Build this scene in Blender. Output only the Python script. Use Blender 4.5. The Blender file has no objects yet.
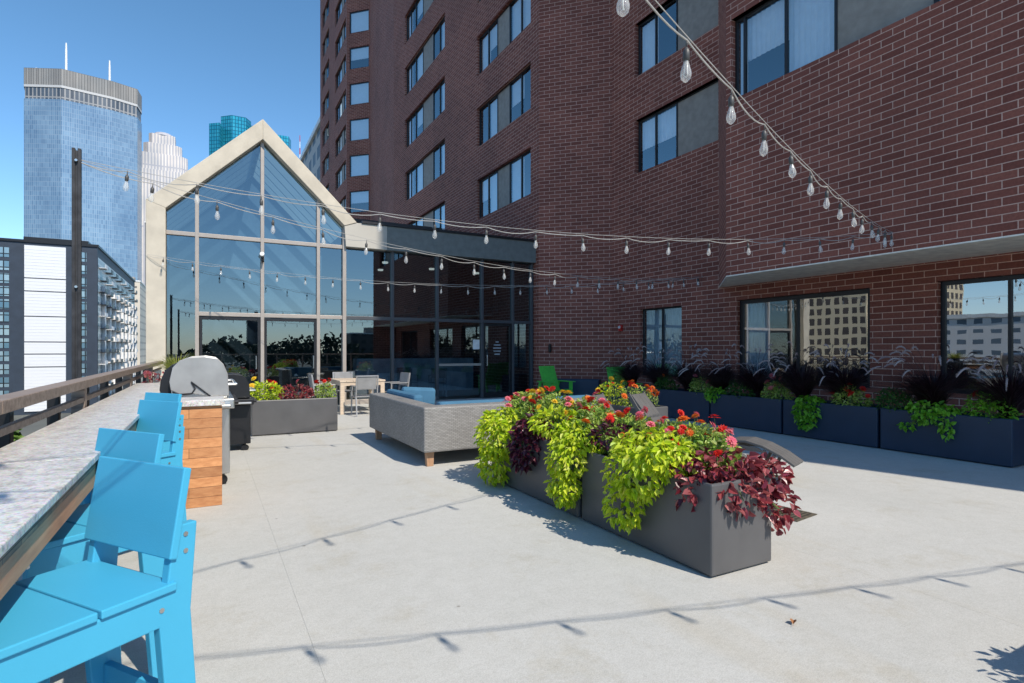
import bpy, math, random
from mathutils import Vector, Matrix
random.seed(7)
R=math.radians
scene=bpy.context.scene
col=scene.collection
NS=bpy.data.node_groups

# ---------------------------------------------------------------- materials
def newmat(name):
    m=bpy.data.materials.new(name); m.use_nodes=True
    nt=m.node_tree; b=nt.nodes['Principled BSDF']
    return m,nt,b
def N(nt,t,**k):
    n=nt.nodes.new(t)
    for a,v in k.items():
        if a in n.bl_rna.properties.keys(): setattr(n,a,v)
        else: n.inputs[a].default_value=v
    return n
def ramp(nt,fac,stops):
    r=nt.nodes.new('ShaderNodeValToRGB'); e=r.color_ramp.elements
    while len(e)<len(stops): e.new(.5)
    for i,(p,c) in enumerate(stops):
        e[i].position=p; e[i].color=(*c,1) if len(c)==3 else c
    nt.links.new(fac,r.inputs[0]); return r.outputs[0]
def mixc(nt,fac,a,b,mode='MIX'):
    n=nt.nodes.new('ShaderNodeMix'); n.data_type='RGBA'; n.blend_type=mode
    for i,v in ((0,fac),(6,a),(7,b)):
        if hasattr(v,'links') or hasattr(v,'is_linked'): nt.links.new(v,n.inputs[i])
        else: n.inputs[i].default_value=v if i==0 else (*v,1)
    return n.outputs[2]
def bump(nt,b,h,s,d=.01):
    n=N(nt,'ShaderNodeBump',Strength=s,Distance=d); nt.links.new(h,n.inputs['Height']); nt.links.new(n.outputs[0],b.inputs['Normal'])
def coords(nt,kind='Object',scale=(1,1,1),rot=(0,0,0)):
    t=nt.nodes.new('ShaderNodeTexCoord'); mp=N(nt,'ShaderNodeMapping'); mp.inputs['Scale'].default_value=scale; mp.inputs['Rotation'].default_value=rot
    nt.links.new(t.outputs[kind],mp.inputs[0]); return mp.outputs[0]
def noise(nt,vec,s,det=4,rough=.55):
    n=N(nt,'ShaderNodeTexNoise',Scale=s,Detail=det,Roughness=rough)
    if vec is not None: nt.links.new(vec,n.inputs['Vector'])
    return n.outputs[0]
def plain(name,c,rough=.5,metal=0,var=.15,ns=6,spec=.5,bmp=0,bs=80):
    m,nt,b=newmat(name); v=coords(nt)
    k=noise(nt,v,ns); lo=[x*(1-var) for x in c]; hi=[min(1,x*(1+var)) for x in c]
    nt.links.new(ramp(nt,k,[(.3,lo),(.7,hi)]),b.inputs['Base Color'])
    b.inputs['Roughness'].default_value=rough; b.inputs['Metallic'].default_value=metal; b.inputs['Specular IOR Level'].default_value=spec
    if bmp: bump(nt,b,noise(nt,v,bs),bmp,.004)
    return m
def island(name,cols,rough=.5,spec=.4,trans=.25):
    """leafy material: colour varies leaf by leaf, light passes through"""
    m,nt,b=newmat(name); g=nt.nodes.new('ShaderNodeNewGeometry')
    st=[(i/(len(cols)-1),c) for i,c in enumerate(cols)]
    c=ramp(nt,g.outputs['Random Per Island'],st)
    nt.links.new(c,b.inputs['Base Color']); b.inputs['Roughness'].default_value=rough; b.inputs['Specular IOR Level'].default_value=spec
    t=nt.nodes.new('ShaderNodeBsdfTranslucent'); nt.links.new(c,t.inputs[0])
    mx=nt.nodes.new('ShaderNodeMixShader'); mx.inputs[0].default_value=trans
    o=nt.nodes['Material Output']; nt.links.new(b.outputs[0],mx.inputs[1]); nt.links.new(t.outputs[0],mx.inputs[2]); nt.links.new(mx.outputs[0],o.inputs[0])
    return m
def brick(name,c1,c2,mortar,bw=.305,rh=.1016,ms=.011,bmp=.5):
    m,nt,b=newmat(name); v=coords(nt,'UV')
    t=nt.nodes.new('ShaderNodeTexBrick'); nt.links.new(v,t.inputs['Vector'])
    t.inputs['Scale'].default_value=1; t.inputs['Brick Width'].default_value=bw; t.inputs['Row Height'].default_value=rh
    t.inputs['Mortar Size'].default_value=ms*.5; t.inputs['Mortar Smooth'].default_value=.1; t.inputs['Bias'].default_value=-.1
    t.inputs['Color1'].default_value=(*c1,1); t.inputs['Color2'].default_value=(*c2,1); t.inputs['Mortar'].default_value=(*mortar,1)
    k=noise(nt,coords(nt,'UV'),.35,3); k2=noise(nt,coords(nt,'UV'),30,3)
    a=mixc(nt,1.0,t.outputs[0],ramp(nt,k,[(.3,(.8,.8,.82)),(.7,(1.12,1.08,1.08))]),'MULTIPLY')
    a=mixc(nt,1.0,a,ramp(nt,k2,[(.3,(.85,.85,.85)),(.7,(1.12,1.12,1.12))]),'MULTIPLY')
    nt.links.new(a,b.inputs['Base Color']); b.inputs['Roughness'].default_value=.75; b.inputs['Specular IOR Level'].default_value=.3
    inv=N(nt,'ShaderNodeMath',operation='SUBTRACT'); inv.inputs[0].default_value=1; nt.links.new(t.outputs['Fac'],inv.inputs[1])
    bump(nt,b,inv.outputs[0],bmp,.006)
    return m
def glass(name,tint=(.35,.42,.48),refl=.45,rc=(.85,.93,1),wob=0.0,ws=1.2):
    m,nt,b=newmat(name); nt.nodes.remove(b)
    tr=nt.nodes.new('ShaderNodeBsdfTransparent'); tr.inputs[0].default_value=(*tint,1)
    gl=nt.nodes.new('ShaderNodeBsdfGlossy'); gl.inputs[0].default_value=(*rc,1); gl.inputs['Roughness'].default_value=.004
    lw=nt.nodes.new('ShaderNodeLayerWeight'); lw.inputs[0].default_value=.25
    ma=N(nt,'ShaderNodeMath',operation='MULTIPLY_ADD'); nt.links.new(lw.outputs['Fresnel'],ma.inputs[0]); ma.inputs[1].default_value=.6; ma.inputs[2].default_value=refl; ma.use_clamp=True
    mx=nt.nodes.new('ShaderNodeMixShader'); nt.links.new(ma.outputs[0],mx.inputs[0]); nt.links.new(tr.outputs[0],mx.inputs[1]); nt.links.new(gl.outputs[0],mx.inputs[2])
    nt.links.new(mx.outputs[0],nt.nodes['Material Output'].inputs[0])
    if wob:
        n=N(nt,'ShaderNodeBump',Strength=wob,Distance=.02); nt.links.new(noise(nt,coords(nt,'Object'),ws,2),n.inputs['Height']); nt.links.new(n.outputs[0],gl.inputs['Normal'])
    return m
def curtainwall(name,c1,c2,line,bw,rh,ms,rough=.15,metal=.6,bmpv=.0):
    m,nt,b=newmat(name); v=coords(nt,'UV'); t=nt.nodes.new('ShaderNodeTexBrick'); nt.links.new(v,t.inputs['Vector'])
    t.offset=0; t.inputs['Scale'].default_value=1; t.inputs['Brick Width'].default_value=bw; t.inputs['Row Height'].default_value=rh
    t.inputs['Mortar Size'].default_value=ms; t.inputs['Mortar Smooth'].default_value=0
    t.inputs['Color1'].default_value=(*c1,1); t.inputs['Color2'].default_value=(*c2,1); t.inputs['Mortar'].default_value=(*line,1)
    k=noise(nt,coords(nt,'UV'),.03,3)
    a=mixc(nt,1.0,t.outputs[0],ramp(nt,k,[(.3,(.75,.8,.85)),(.7,(1.2,1.15,1.1))]),'MULTIPLY')
    nt.links.new(a,b.inputs['Base Color']); b.inputs['Roughness'].default_value=rough; b.inputs['Metallic'].default_value=metal
    return m

def concrete():
    m,nt,b=newmat('deck concrete'); v=coords(nt)
    k=noise(nt,v,.5,5,.6); k2=noise(nt,v,9,6,.7); k3=noise(nt,v,160,3,.7); k4=noise(nt,v,1.7,6,.75)
    c=ramp(nt,k,[(.3,(.48,.478,.45)),(.52,(.51,.507,.478)),(.7,(.535,.53,.50))])
    c=mixc(nt,1.0,c,ramp(nt,k2,[(.25,(.93,.93,.92)),(.6,(1.02,1.02,1.02))]),'MULTIPLY')
    c=mixc(nt,1.0,c,ramp(nt,k3,[(.3,(.80,.80,.80)),(.6,(1.07,1.07,1.07))]),'MULTIPLY')
    c=mixc(nt,1.0,c,ramp(nt,noise(nt,v,45,4,.8),[(.3,(.90,.90,.89)),(.55,(1.03,1.03,1.03))]),'MULTIPLY')
    st=ramp(nt,noise(nt,coords(nt,'Object',(.5,.12,1),(0,0,.5)),2.2,3,.6),[(.56,(1,1,1)),(.72,(.93,.88,.80))]); c=mixc(nt,1.0,c,st,'MULTIPLY')
    c=mixc(nt,1.0,c,ramp(nt,k4,[(.34,(.93,.91,.87)),(.46,(1,1,1))]),'MULTIPLY')
    sp=N(nt,'ShaderNodeTexVoronoi',Scale=2.2); nt.links.new(v,sp.inputs['Vector'])
    c=mixc(nt,1.0,c,ramp(nt,sp.outputs[0],[(.018,(.5,.48,.45)),(.035,(1,1,1))]),'MULTIPLY')
    nt.links.new(c,b.inputs['Base Color']); b.inputs['Roughness'].default_value=.85; b.inputs['Specular IOR Level'].default_value=.25
    bump(nt,b,k3,.35,.003); return m
def granite():
    m,nt,b=newmat('granite'); v=coords(nt)
    k=noise(nt,v,55,6,.75); k2=noise(nt,v,14,5,.7); sp=N(nt,'ShaderNodeTexVoronoi',Scale=120); nt.links.new(v,sp.inputs['Vector'])
    c=ramp(nt,k,[(.29,(.08,.075,.07)),(.38,(.48,.465,.44)),(.5,(.74,.72,.69)),(.7,(.82,.81,.78))])
    c=mixc(nt,1.0,c,ramp(nt,k2,[(.35,(.72,.70,.68)),(.55,(1.05,1.05,1.05))]),'MULTIPLY')
    c=mixc(nt,.25,c,sp.outputs[1],'MULTIPLY')
    nt.links.new(c,b.inputs['Base Color']); b.inputs['Roughness'].default_value=.3; b.inputs['Specular IOR Level'].default_value=.25; return m
def wood(name,c1,c2,sc=(3,30,30),boards=None,rough=.6):
    m,nt,b=newmat(name); v=coords(nt,'Object',sc); k=noise(nt,v,1.5,6,.65)
    c=ramp(nt,k,[(.3,c1),(.7,c2)])
    if boards:
        t=nt.nodes.new('ShaderNodeTexBrick'); nt.links.new(coords(nt,'UV'),t.inputs['Vector'])
        t.inputs['Scale'].default_value=1; t.inputs['Brick Width'].default_value=boards[0]; t.inputs['Row Height'].default_value=boards[1]; t.inputs['Mortar Size'].default_value=.0015
        t.offset=.37
        t.inputs['Color1'].default_value=(.82,.78,.72,1); t.inputs['Color2'].default_value=(1.4,1.36,1.25,1); t.inputs['Mortar'].default_value=(.06,.04,.03,1)
        c=mixc(nt,1.0,c,t.outputs[0],'MULTIPLY')
    nt.links.new(c,b.inputs['Base Color']); b.inputs['Roughness'].default_value=rough; bump(nt,b,k,.3,.003); return m
def wicker():
    m,nt,b=newmat('woven wicker'); v=coords(nt)
    t=nt.nodes.new('ShaderNodeTexBrick'); nt.links.new(coords(nt,'UV'),t.inputs['Vector']); t.inputs['Scale'].default_value=1
    t.inputs['Brick Width'].default_value=.05; t.inputs['Row Height'].default_value=.017; t.inputs['Mortar Size'].default_value=.003; t.inputs['Mortar Smooth'].default_value=.6
    t.inputs['Color1'].default_value=(.25,.24,.228,1); t.inputs['Color2'].default_value=(.33,.32,.305,1); t.inputs['Mortar'].default_value=(.12,.117,.11,1)
    c=mixc(nt,1.0,t.outputs[0],ramp(nt,noise(nt,v,3,3),[(.3,(.88,)*3),(.7,(1.08,)*3)]),'MULTIPLY'); nt.links.new(c,b.inputs['Base Color']); b.inputs['Roughness'].default_value=.6
    inv=N(nt,'ShaderNodeMath',operation='SUBTRACT'); inv.inputs[0].default_value=1; nt.links.new(t.outputs['Fac'],inv.inputs[1]); bump(nt,b,inv.outputs[0],.2,.004)
    return m
def fabric(name,c):
    return plain(name,c,.85,0,.12,5,.2,.35,300)

M={}
M['concrete']=concrete(); M['granite']=granite(); M['wicker']=wicker()
M['brick']=brick('brown brick',(.215,.070,.050),(.325,.115,.080),(.68,.46,.37),.322,.1075,.012)
M['soffit']=plain('cream soffit',(.88,.84,.74),.7)
M['slate']=plain('shade darkened aluminium',(.085,.09,.10),.4,.2,.06)  # mullion metal darkened for the link, its shade is in the colour
M['lintel']=plain('brown steel lintel',(.10,.05,.03),.6)
M['cream']=plain('cream painted frame',(.58,.52,.44),.6,0,.08,1.5,bmp=.2,bs=30)
M['creamstain']=plain('stained cream stucco',(.56,.51,.42),.8,0,.14,2.2,bmp=.4,bs=60)
M['fascia']=plain('greige fascia panel',(.47,.45,.40),.6,0,.06,1.5)
M['mullion']=plain('champagne aluminium',(.40,.355,.315),.4,.2,.06)
M['bronze']=plain('dark bronze aluminium',(.022,.022,.025),.4,.2,.1)
M['glass']=glass('pavilion glass',(.34,.46,.54),.17,(.80,.94,1.0),.05,.35)
M['roofglass']=glass('tinted skylight glass',(.45,.62,.74),.1,(.8,.9,1))
M['tglass']=glass('tower window glass',(.90,.95,1.0),.24,(.8,.95,1.0),.04,.6)
M['wglass']=glass('ground floor window glass',(.62,.74,.82),.36,(.95,.98,1.0),.04,1.3)
M['panel']=plain('taupe window panel',(.30,.27,.235),.6)
M['curtain']=plain('pale curtain',(.93,.94,.94),.9,0,.04,8)
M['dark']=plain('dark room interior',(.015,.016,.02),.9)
M['room']=plain('pavilion room wall',(.05,.05,.055),.8)
M['steel']=plain('brushed steel',(.55,.55,.54),.28,.9,.06)
M['hood']=plain('grey grill hood',(.36,.355,.345),.38,.35,.14,4)
M['black']=plain('black metal',(.012,.012,.014),.4,.1)
M['rust']=plain('weathered black pole',(.035,.035,.038),.55,.3,.5,9)
M['blue']=plain('sky blue recycled plastic',(.06,.395,.62),.45,0,.035,3,.35,.12,220)
M['green']=plain('green plastic',(.10,.55,.07),.45)
M['planter']=plain('charcoal planter',(.10,.099,.101),.42,0,.12,3,.4,.08,150)
M['soil']=plain('potting soil',(.03,.02,.014),.95,0,.4,30,bmp=.8,bs=40)
M['teal']=fabric('blue cushion fabric',(.065,.17,.27))
M['greywood']=wood('weathered rail wood',(.17,.125,.10),(.36,.29,.24),(2,25,25))
M['chairgrey']=plain('grey recycled plastic boards',(.115,.112,.11),.55,0,.1,4)
M['orangewood']=wood('reclaimed orange boards',(.40,.17,.07),(.56,.28,.13),(9,9,28),(.46,.088))
M['apronwood']=wood('mosaic wood strips',(.10,.07,.05),(.36,.24,.15),(6,6,30),(.16,.025))
M['board']=wood('brown bar board',(.42,.20,.10),(.62,.34,.18),(20,2,20))
M['teak']=wood('pale table wood',(.52,.40,.29),(.68,.56,.43),(3,20,20))
M['legwood']=wood('oak leg wood',(.36,.20,.11),(.5,.31,.19),(20,20,3))
M['sling']=fabric('grey sling fabric',(.27,.27,.27))
M['alu']=plain('grey aluminium tube',(.36,.36,.36),.4,.4)
M['cord']=plain('silver grey cord',(.42,.41,.39),.5)
M['socket']=plain('grey bulb socket',(.07,.068,.065),.45)
M['red']=plain('red fire alarm',(.5,.02,.015),.4)
M['white']=plain('white paint',(.78,.78,.76),.5)
M['marble']=plain('white marble',(.75,.74,.72),.2,0,.25,3)
M['lime']=island('lime potato vine leaves',[(.30,.48,.012),(.52,.66,.02),(.68,.74,.04),(.40,.58,.015),(.76,.76,.14)],.42,.45,.38)
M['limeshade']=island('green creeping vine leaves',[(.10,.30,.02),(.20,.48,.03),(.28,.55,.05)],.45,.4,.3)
M['burg']=island('burgundy vine leaves',[(.07,.010,.02),(.22,.025,.035),(.36,.07,.07),(.14,.015,.045),(.50,.16,.14),(.30,.04,.08)],.33,.55,.28)
M['plum']=island('dark plum vine leaves',[(.035,.006,.016),(.08,.012,.03),(.13,.02,.04)],.35,.5,.2)
M['bush']=island('mixed green leaves',[(.10,.22,.03),(.26,.42,.06),(.46,.56,.12),(.34,.48,.08),(.58,.62,.24)],.45,.4,.3)
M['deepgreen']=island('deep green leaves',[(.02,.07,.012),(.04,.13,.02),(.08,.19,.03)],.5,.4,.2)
M['purplegrass']=island('dark purple grass blades',[(.012,.006,.010),(.03,.010,.018),(.05,.02,.03),(.018,.01,.012)],.5,.4,.15)
M['plume']=island('grey pink grass plumes',[(.38,.31,.30),(.55,.47,.46),(.28,.21,.22)],.9,.1,.2)
M['yellowgrass']=island('yellow green grass blades',[(.30,.34,.06),(.45,.45,.12),(.20,.28,.05)],.5,.3,.3)
M['orangefl']=island('orange petals',[(.80,.16,.02),(.85,.26,.04),(.75,.09,.02)],.5,.3,.3)
M['redfl']=island('red petals',[(.60,.015,.012),(.75,.04,.02),(.5,.01,.02)],.5,.3,.25)
M['pinkfl']=island('pink petals',[(.75,.08,.22),(.85,.30,.32),(.70,.12,.12)],.5,.3,.3)
M['yellowfl']=island('yellow petals',[(.85,.55,.03),(.9,.65,.06)],.5,.3,.3)
M['treeleaf']=island('tree leaves',[(.05,.11,.015),(.10,.20,.025),(.17,.28,.04),(.07,.15,.02)],.5,.35,.25)
M['bark']=plain('bark',(.09,.065,.045),.9,0,.3,12)
M['stem']=plain('plant stem',(.14,.20,.06),.6)
m,nt,b=newmat('clear bulb glass')
b.inputs['Base Color'].default_value=(.9,.9,.88,1); b.inputs['Roughness'].default_value=.05; b.inputs['Coat Weight'].default_value=.6
tr=nt.nodes.new('ShaderNodeBsdfTransparent'); mx=nt.nodes.new('ShaderNodeMixShader'); lw=nt.nodes.new('ShaderNodeLayerWeight'); lw.inputs[0].default_value=.35
nt.links.new(ramp(nt,lw.outputs['Facing'],[(0,(.80,)*3),(.55,(.62,)*3),(1,(.05,)*3)]),mx.inputs[0]); nt.links.new(b.outputs[0],mx.inputs[1]); nt.links.new(tr.outputs[0],mx.inputs[2]); nt.links.new(mx.outputs[0],nt.nodes['Material Output'].inputs[0]); M['bulb']=m
m,nt,b=newmat('ceiling lamp'); b.inputs['Emission Color'].default_value=(1,.9,.75,1); b.inputs['Emission Strength'].default_value=1.0; M['lamp']=m

# ---------------------------------------------------------------- mesh builder
class MB:
    def __init__(s): s.v=[]; s.f=[]; s.uv=[]
    def face(s,pts,uv=None):
        i=len(s.v); s.v+= [tuple(p) for p in pts]; s.f.append(tuple(range(i,i+len(pts)))); s.uv.append(uv)
    def mesh_faces(s,vs,fs):
        i=len(s.v); s.v+=[tuple(p) for p in vs]
        for f in fs: s.f.append(tuple(i+k for k in f)); s.uv.append(None)
    def box(s,a,b):
        x0,y0,z0=a;x1,y1,z1=b
        s.mesh_faces([(x0,y0,z0),(x1,y0,z0),(x1,y1,z0),(x0,y1,z0),(x0,y0,z1),(x1,y0,z1),(x1,y1,z1),(x0,y1,z1)],
            [(3,2,1,0),(4,5,6,7),(0,1,5,4),(1,2,6,5),(2,3,7,6),(3,0,4,7)]); return s
    def beam(s,p,q,w,h,up=(0,0,1)):
        p=Vector(p);q=Vector(q);d=(q-p).normalized();u=Vector(up)
        if abs(d.dot(u))>.98: u=Vector((0,1,0))
        r=d.cross(u).normalized(); u=r.cross(d).normalized()
        c=[p+r*a*w/2+u*b*h/2 for a,b in((-1,-1),(1,-1),(1,1),(-1,1))]+[q+r*a*w/2+u*b*h/2 for a,b in((-1,-1),(1,-1),(1,1),(-1,1))]
        s.mesh_faces(c,[(0,1,2,3),(7,6,5,4),(0,4,5,1),(1,5,6,2),(2,6,7,3),(3,7,4,0)]); return s
    def tube(s,pts,r,n=6,cap=True):
        pts=[Vector(p) for p in pts]; rs=r if isinstance(r,(list,tuple)) else [r]*len(pts); base=len(s.v); prev=None
        for i,p in enumerate(pts):
            d=(pts[min(i+1,len(pts)-1)]-pts[max(i-1,0)]).normalized()
            a=prev if prev is not None else (Vector((0,0,1)) if abs(d.z)<.9 else Vector((1,0,0)))
            a=(a-d*a.dot(d)).normalized(); prev=a; b=d.cross(a)
            for k in range(n):
                t=2*math.pi*k/n; s.v.append(tuple(p+(a*math.cos(t)+b*math.sin(t))*rs[i]))
        for i in range(len(pts)-1):
            for k in range(n):
                s.f.append((base+i*n+k,base+i*n+(k+1)%n,base+(i+1)*n+(k+1)%n,base+(i+1)*n+k)); s.uv.append(None)
        if cap:
            s.f.append(tuple(base+k for k in range(n))[::-1]); s.uv.append(None)
            s.f.append(tuple(base+(len(pts)-1)*n+k for k in range(n))); s.uv.append(None)
        return s
    def lathe(s,prof,n=12,c=(0,0,0)):
        s.tube([(c[0],c[1],c[2]+z) for r,z in prof],[max(r,.0005) for r,z in prof],n); return s
    def prism(s,poly,fn,t0,t1):
        """poly of (a,b); fn(a,b,t)->xyz"""
        n=len(poly); s.mesh_faces([fn(a,b,t0) for a,b in poly]+[fn(a,b,t1) for a,b in poly],
            [tuple(range(n))[::-1],tuple(range(n,2*n))]+[(i,(i+1)%n,n+(i+1)%n,n+i) for i in range(n)]); return s
    def leaf(s,p,d,nrm,L,W,fold=.25):
        d=d.normalized(); r=d.cross(nrm)
        if r.length<1e-3: r=d.cross(Vector((1,0,.3)))
        r.normalize(); u=r.cross(d)
        b=p; t=p+d*L-u*L*.15; l1=p+d*L*.28+r*W*.5+u*W*fold; l2=p+d*L*.68+r*W*.36+u*W*fold*.7-u*L*.04; r1=l1-r*W; r2=l2-r*W*.72
        s.mesh_faces([b,l1,l2,t,r2,r1],[(0,1,2,3),(0,3,4,5)])
    def build(s,name,mat,parent=None,bevel=0,smooth=False,loc=None):
        me=bpy.data.meshes.new(name); me.from_pydata(s.v,[],s.f)
        if any(u is not None for u in s.uv):
            l=me.uv_layers.new(name='UVMap'); k=0
            for f,u in zip(s.f,s.uv):
                for j in range(len(f)):
                    l.data[k].uv=u[j] if u else (0,0); k+=1
        me.materials.append(mat); me.update()
        if smooth:
            for p in me.polygons: p.use_smooth=True
        o=bpy.data.objects.new(name,me); col.objects.link(o)
        if parent: o.parent=parent
        if loc: o.location=loc
        if bevel:
            import bmesh
            bm=bmesh.new(); bm.from_mesh(me); bmesh.ops.recalc_face_normals(bm,faces=bm.faces); bm.to_mesh(me); bm.free()
            bv=o.modifiers.new('bevel','BEVEL'); bv.width=bevel; bv.segments=2; bv.limit_method='ANGLE'; bv.angle_limit=R(35)
        return o
def boxuv(o,sc=1):
    me=o.data; l=me.uv_layers.get('UVMap') or me.uv_layers.new(name='UVMap')
    for p in me.polygons:
        n=p.normal; a=max(range(3),key=lambda i:abs(n[i]))
        for li in p.loop_indices:
            v=me.vertices[me.loops[li].vertex_index].co
            l.data[li].uv=((v.y,v.z) if a==0 else (v.x,v.z) if a==1 else (v.y,v.x))
    return o
def tag(o,label=None,cat=None,group=None,kind=None):
    if label:o['label']=label
    if cat:o['category']=cat
    if group:o['group']=group
    if kind:o['kind']=kind
    return o
def empty(name,loc=(0,0,0),rz=0,label=None,cat=None,group=None):
    o=bpy.data.objects.new(name,None); col.objects.link(o); o.location=loc; o.rotation_euler=(0,0,rz); o.empty_display_size=.1
    return tag(o,label,cat,group)
def kids(o): return list(o.children)
def copy_tree(o,parent=None,top=True):
    c=o.copy(); col.objects.link(c)
    if not top: c.parent=parent
    for ch in kids(o): copy_tree(ch,c,False)
    return c
def place(proto,first,loc,rz,label,group=None):
    o=proto if first else copy_tree(proto)
    o.location=loc; o.rotation_euler=(0,0,rz); o['label']=label
    if group:o['group']=group
    return o

# ---------------------------------------------------------------- camera, light, sky
cam=bpy.data.cameras.new('camera'); co=bpy.data.objects.new('camera',cam); col.objects.link(co); scene.camera=co
cam.sensor_width=36; cam.lens=560/1024*36; cam.shift_y=8.5/1024; cam.clip_end=6000; cam.clip_start=.05
co.location=(0,0,1.4); co.rotation_euler=(R(90),0,R(-28.575))
EL,AZ=R(47),R(14.5)
sd=Vector((math.sin(AZ)*math.cos(EL),-math.cos(AZ)*math.cos(EL),math.sin(EL)))
sl=bpy.data.lights.new('sun','SUN'); sl.energy=5.0; sl.angle=R(.5); sl.color=(1,.915,.80)
so=bpy.data.objects.new('sun',sl); col.objects.link(so); so.rotation_euler=sd.to_track_quat('Z','Y').to_euler(); so.location=(0,-20,40)
w=bpy.data.worlds.new('World'); scene.world=w; w.use_nodes=True; nt=w.node_tree
sky=nt.nodes.new('ShaderNodeTexSky'); sky.sky_type='NISHITA'; sky.sun_disc=False; sky.sun_elevation=EL
sky.sun_rotation=math.atan2(sd.x,sd.y); sky.ozone_density=1.6; sky.air_density=1.0; sky.dust_density=.15; sky.altitude=260
hs=nt.nodes.new('ShaderNodeHueSaturation'); hs.inputs['Saturation'].default_value=1.2; hs.inputs['Hue'].default_value=.494
nt.links.new(sky.outputs[0],hs.inputs['Color']); hs.inputs['Value'].default_value=1.22
tc=nt.nodes.new('ShaderNodeTexCoord'); sp=nt.nodes.new('ShaderNodeSeparateXYZ'); nt.links.new(tc.outputs['Generated'],sp.inputs[0])
hz=mixc(nt,1.0,hs.outputs[0],ramp(nt,sp.outputs[2],[(0,(.78,.92,1.25)),(.12,(.92,1.0,1.12)),(.45,(1,1,1))]),'MULTIPLY'); nt.links.new(hz,nt.nodes['Background'].inputs[0]); nt.nodes['Background'].inputs[1].default_value=.15
scene.view_settings.view_transform='Standard'; scene.view_settings.look='None'; scene.view_settings.exposure=0
scene.render.engine='CYCLES'; scene.cycles.max_bounces=8; scene.cycles.transparent_max_bounces=12
scene.cycles.sample_clamp_indirect=6
scene.render.resolution_x=1024; scene.render.resolution_y=683

GZ=-14.0
# ---------------------------------------------------------------- ground, deck
g=MB(); g.face([(-2500,-2500,GZ),(2500,-2500,GZ),(2500,3500,GZ),(-2500,3500,GZ)])
tag(g.build('city_ground',plain('city ground',(.12,.125,.11),.9,0,.5,.02)),kind='structure')
YG=14.7; YS=-4.4; DS=-9.0
g=MB(); 
# slab split by control joints (6 mm grooves)
xs=[-1.05,.44,3.62,6.6,10.3]; ys=[DS,-1.3,2.08,5.2,8.3,11.5,YG+.3]
gp=.0005
for i in range(len(xs)-1):
    for j in range(len(ys)-1):
        x0,x1=xs[i]+gp,xs[i+1]-gp; y0,y1=ys[j]+gp,ys[j+1]-gp
        g.face([(x0,y0,0),(x1,y0,0),(x1,y1,0),(x0,y1,0)])
        for a,b2 in(((x0,y0),(x1,y0)),((x1,y0),(x1,y1)),((x1,y1),(x0,y1)),((x0,y1),(x0,y0))):
            g.face([(a[0],a[1],-.002),(b2[0],b2[1],-.002),(b2[0],b2[1],0),(a[0],a[1],0)])
g.box((-1.05,DS,-.35),(10.3,YG+.3,-.002))
tag(g.build('terrace_floor',M['concrete']),kind='structure')
g=MB(); g.box((-1.05,DS,GZ),(10.3,YG+14,-.35)); tag(g.build('podium',plain('podium concrete',(.3,.28,.25),.9)),kind='structure')

# ---------------------------------------------------------------- brick apartment building
bld=empty('apartment_building',(8.85,0,0),0,'brown brick apartment tower with rows of aluminium windows and an overhanging upper bay','building')
def bp(o): 
    o.location=Vector(o.location)-Vector((8.85,0,0)); return o
def facade(name,p0,p1,z0,z1,ops,depth=.16,mat=None,parent=bld,off=0):
    p0=Vector((*p0,0));p1=Vector((*p1,0)); d=(p1-p0); L=d.length; d.normalize(); n=Vector((d.y,-d.x,0)); m=MB()
    ss=sorted(set([0,L]+[o[0] for o in ops]+[o[1] for o in ops])); zs=sorted(set([z0,z1]+[o[2] for o in ops]+[o[3] for o in ops]))
    P=lambda s,z,k=0: p0+d*s+Vector((0,0,z))-n*k
    for i in range(len(ss)-1):
        z=None
        for j in range(len(zs)-1):
            cs=(ss[i]+ss[i+1])/2; cz=(zs[j]+zs[j+1])/2
            if any(o[0]<cs<o[1] and o[2]<cz<o[3] for o in ops): continue
            a,b2,c,e=ss[i],ss[i+1],zs[j],zs[j+1]
            m.face([P(a,c),P(b2,c),P(b2,e),P(a,e)],[(a+off,c),(b2+off,c),(b2+off,e),(a+off,e)])
    for a,b2,c,e in ops:
        m.face([P(a,c),P(a,e),P(a,e,depth),P(a,c,depth)],[(a,c),(a,e),(a+depth,e),(a+depth,c)])
        m.face([P(b2,c),P(b2,e),P(b2,e,depth),P(b2,c,depth)],[(b2,c),(b2,e),(b2+depth,e),(b2+depth,c)])
        m.face([P(a,c),P(b2,c),P(b2,c,depth),P(a,c,depth)],[(a,c),(b2,c),(b2,c+.09),(a,c+.09)])
        m.face([P(a,e),P(b2,e),P(b2,e,depth),P(a,e,depth)],[(a,e),(b2,e),(b2,e+.09),(a,e+.09)])
    o=m.build(name,mat or M['brick'],parent); bp(o)
    return o,p0,d,n
winproto={}
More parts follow.
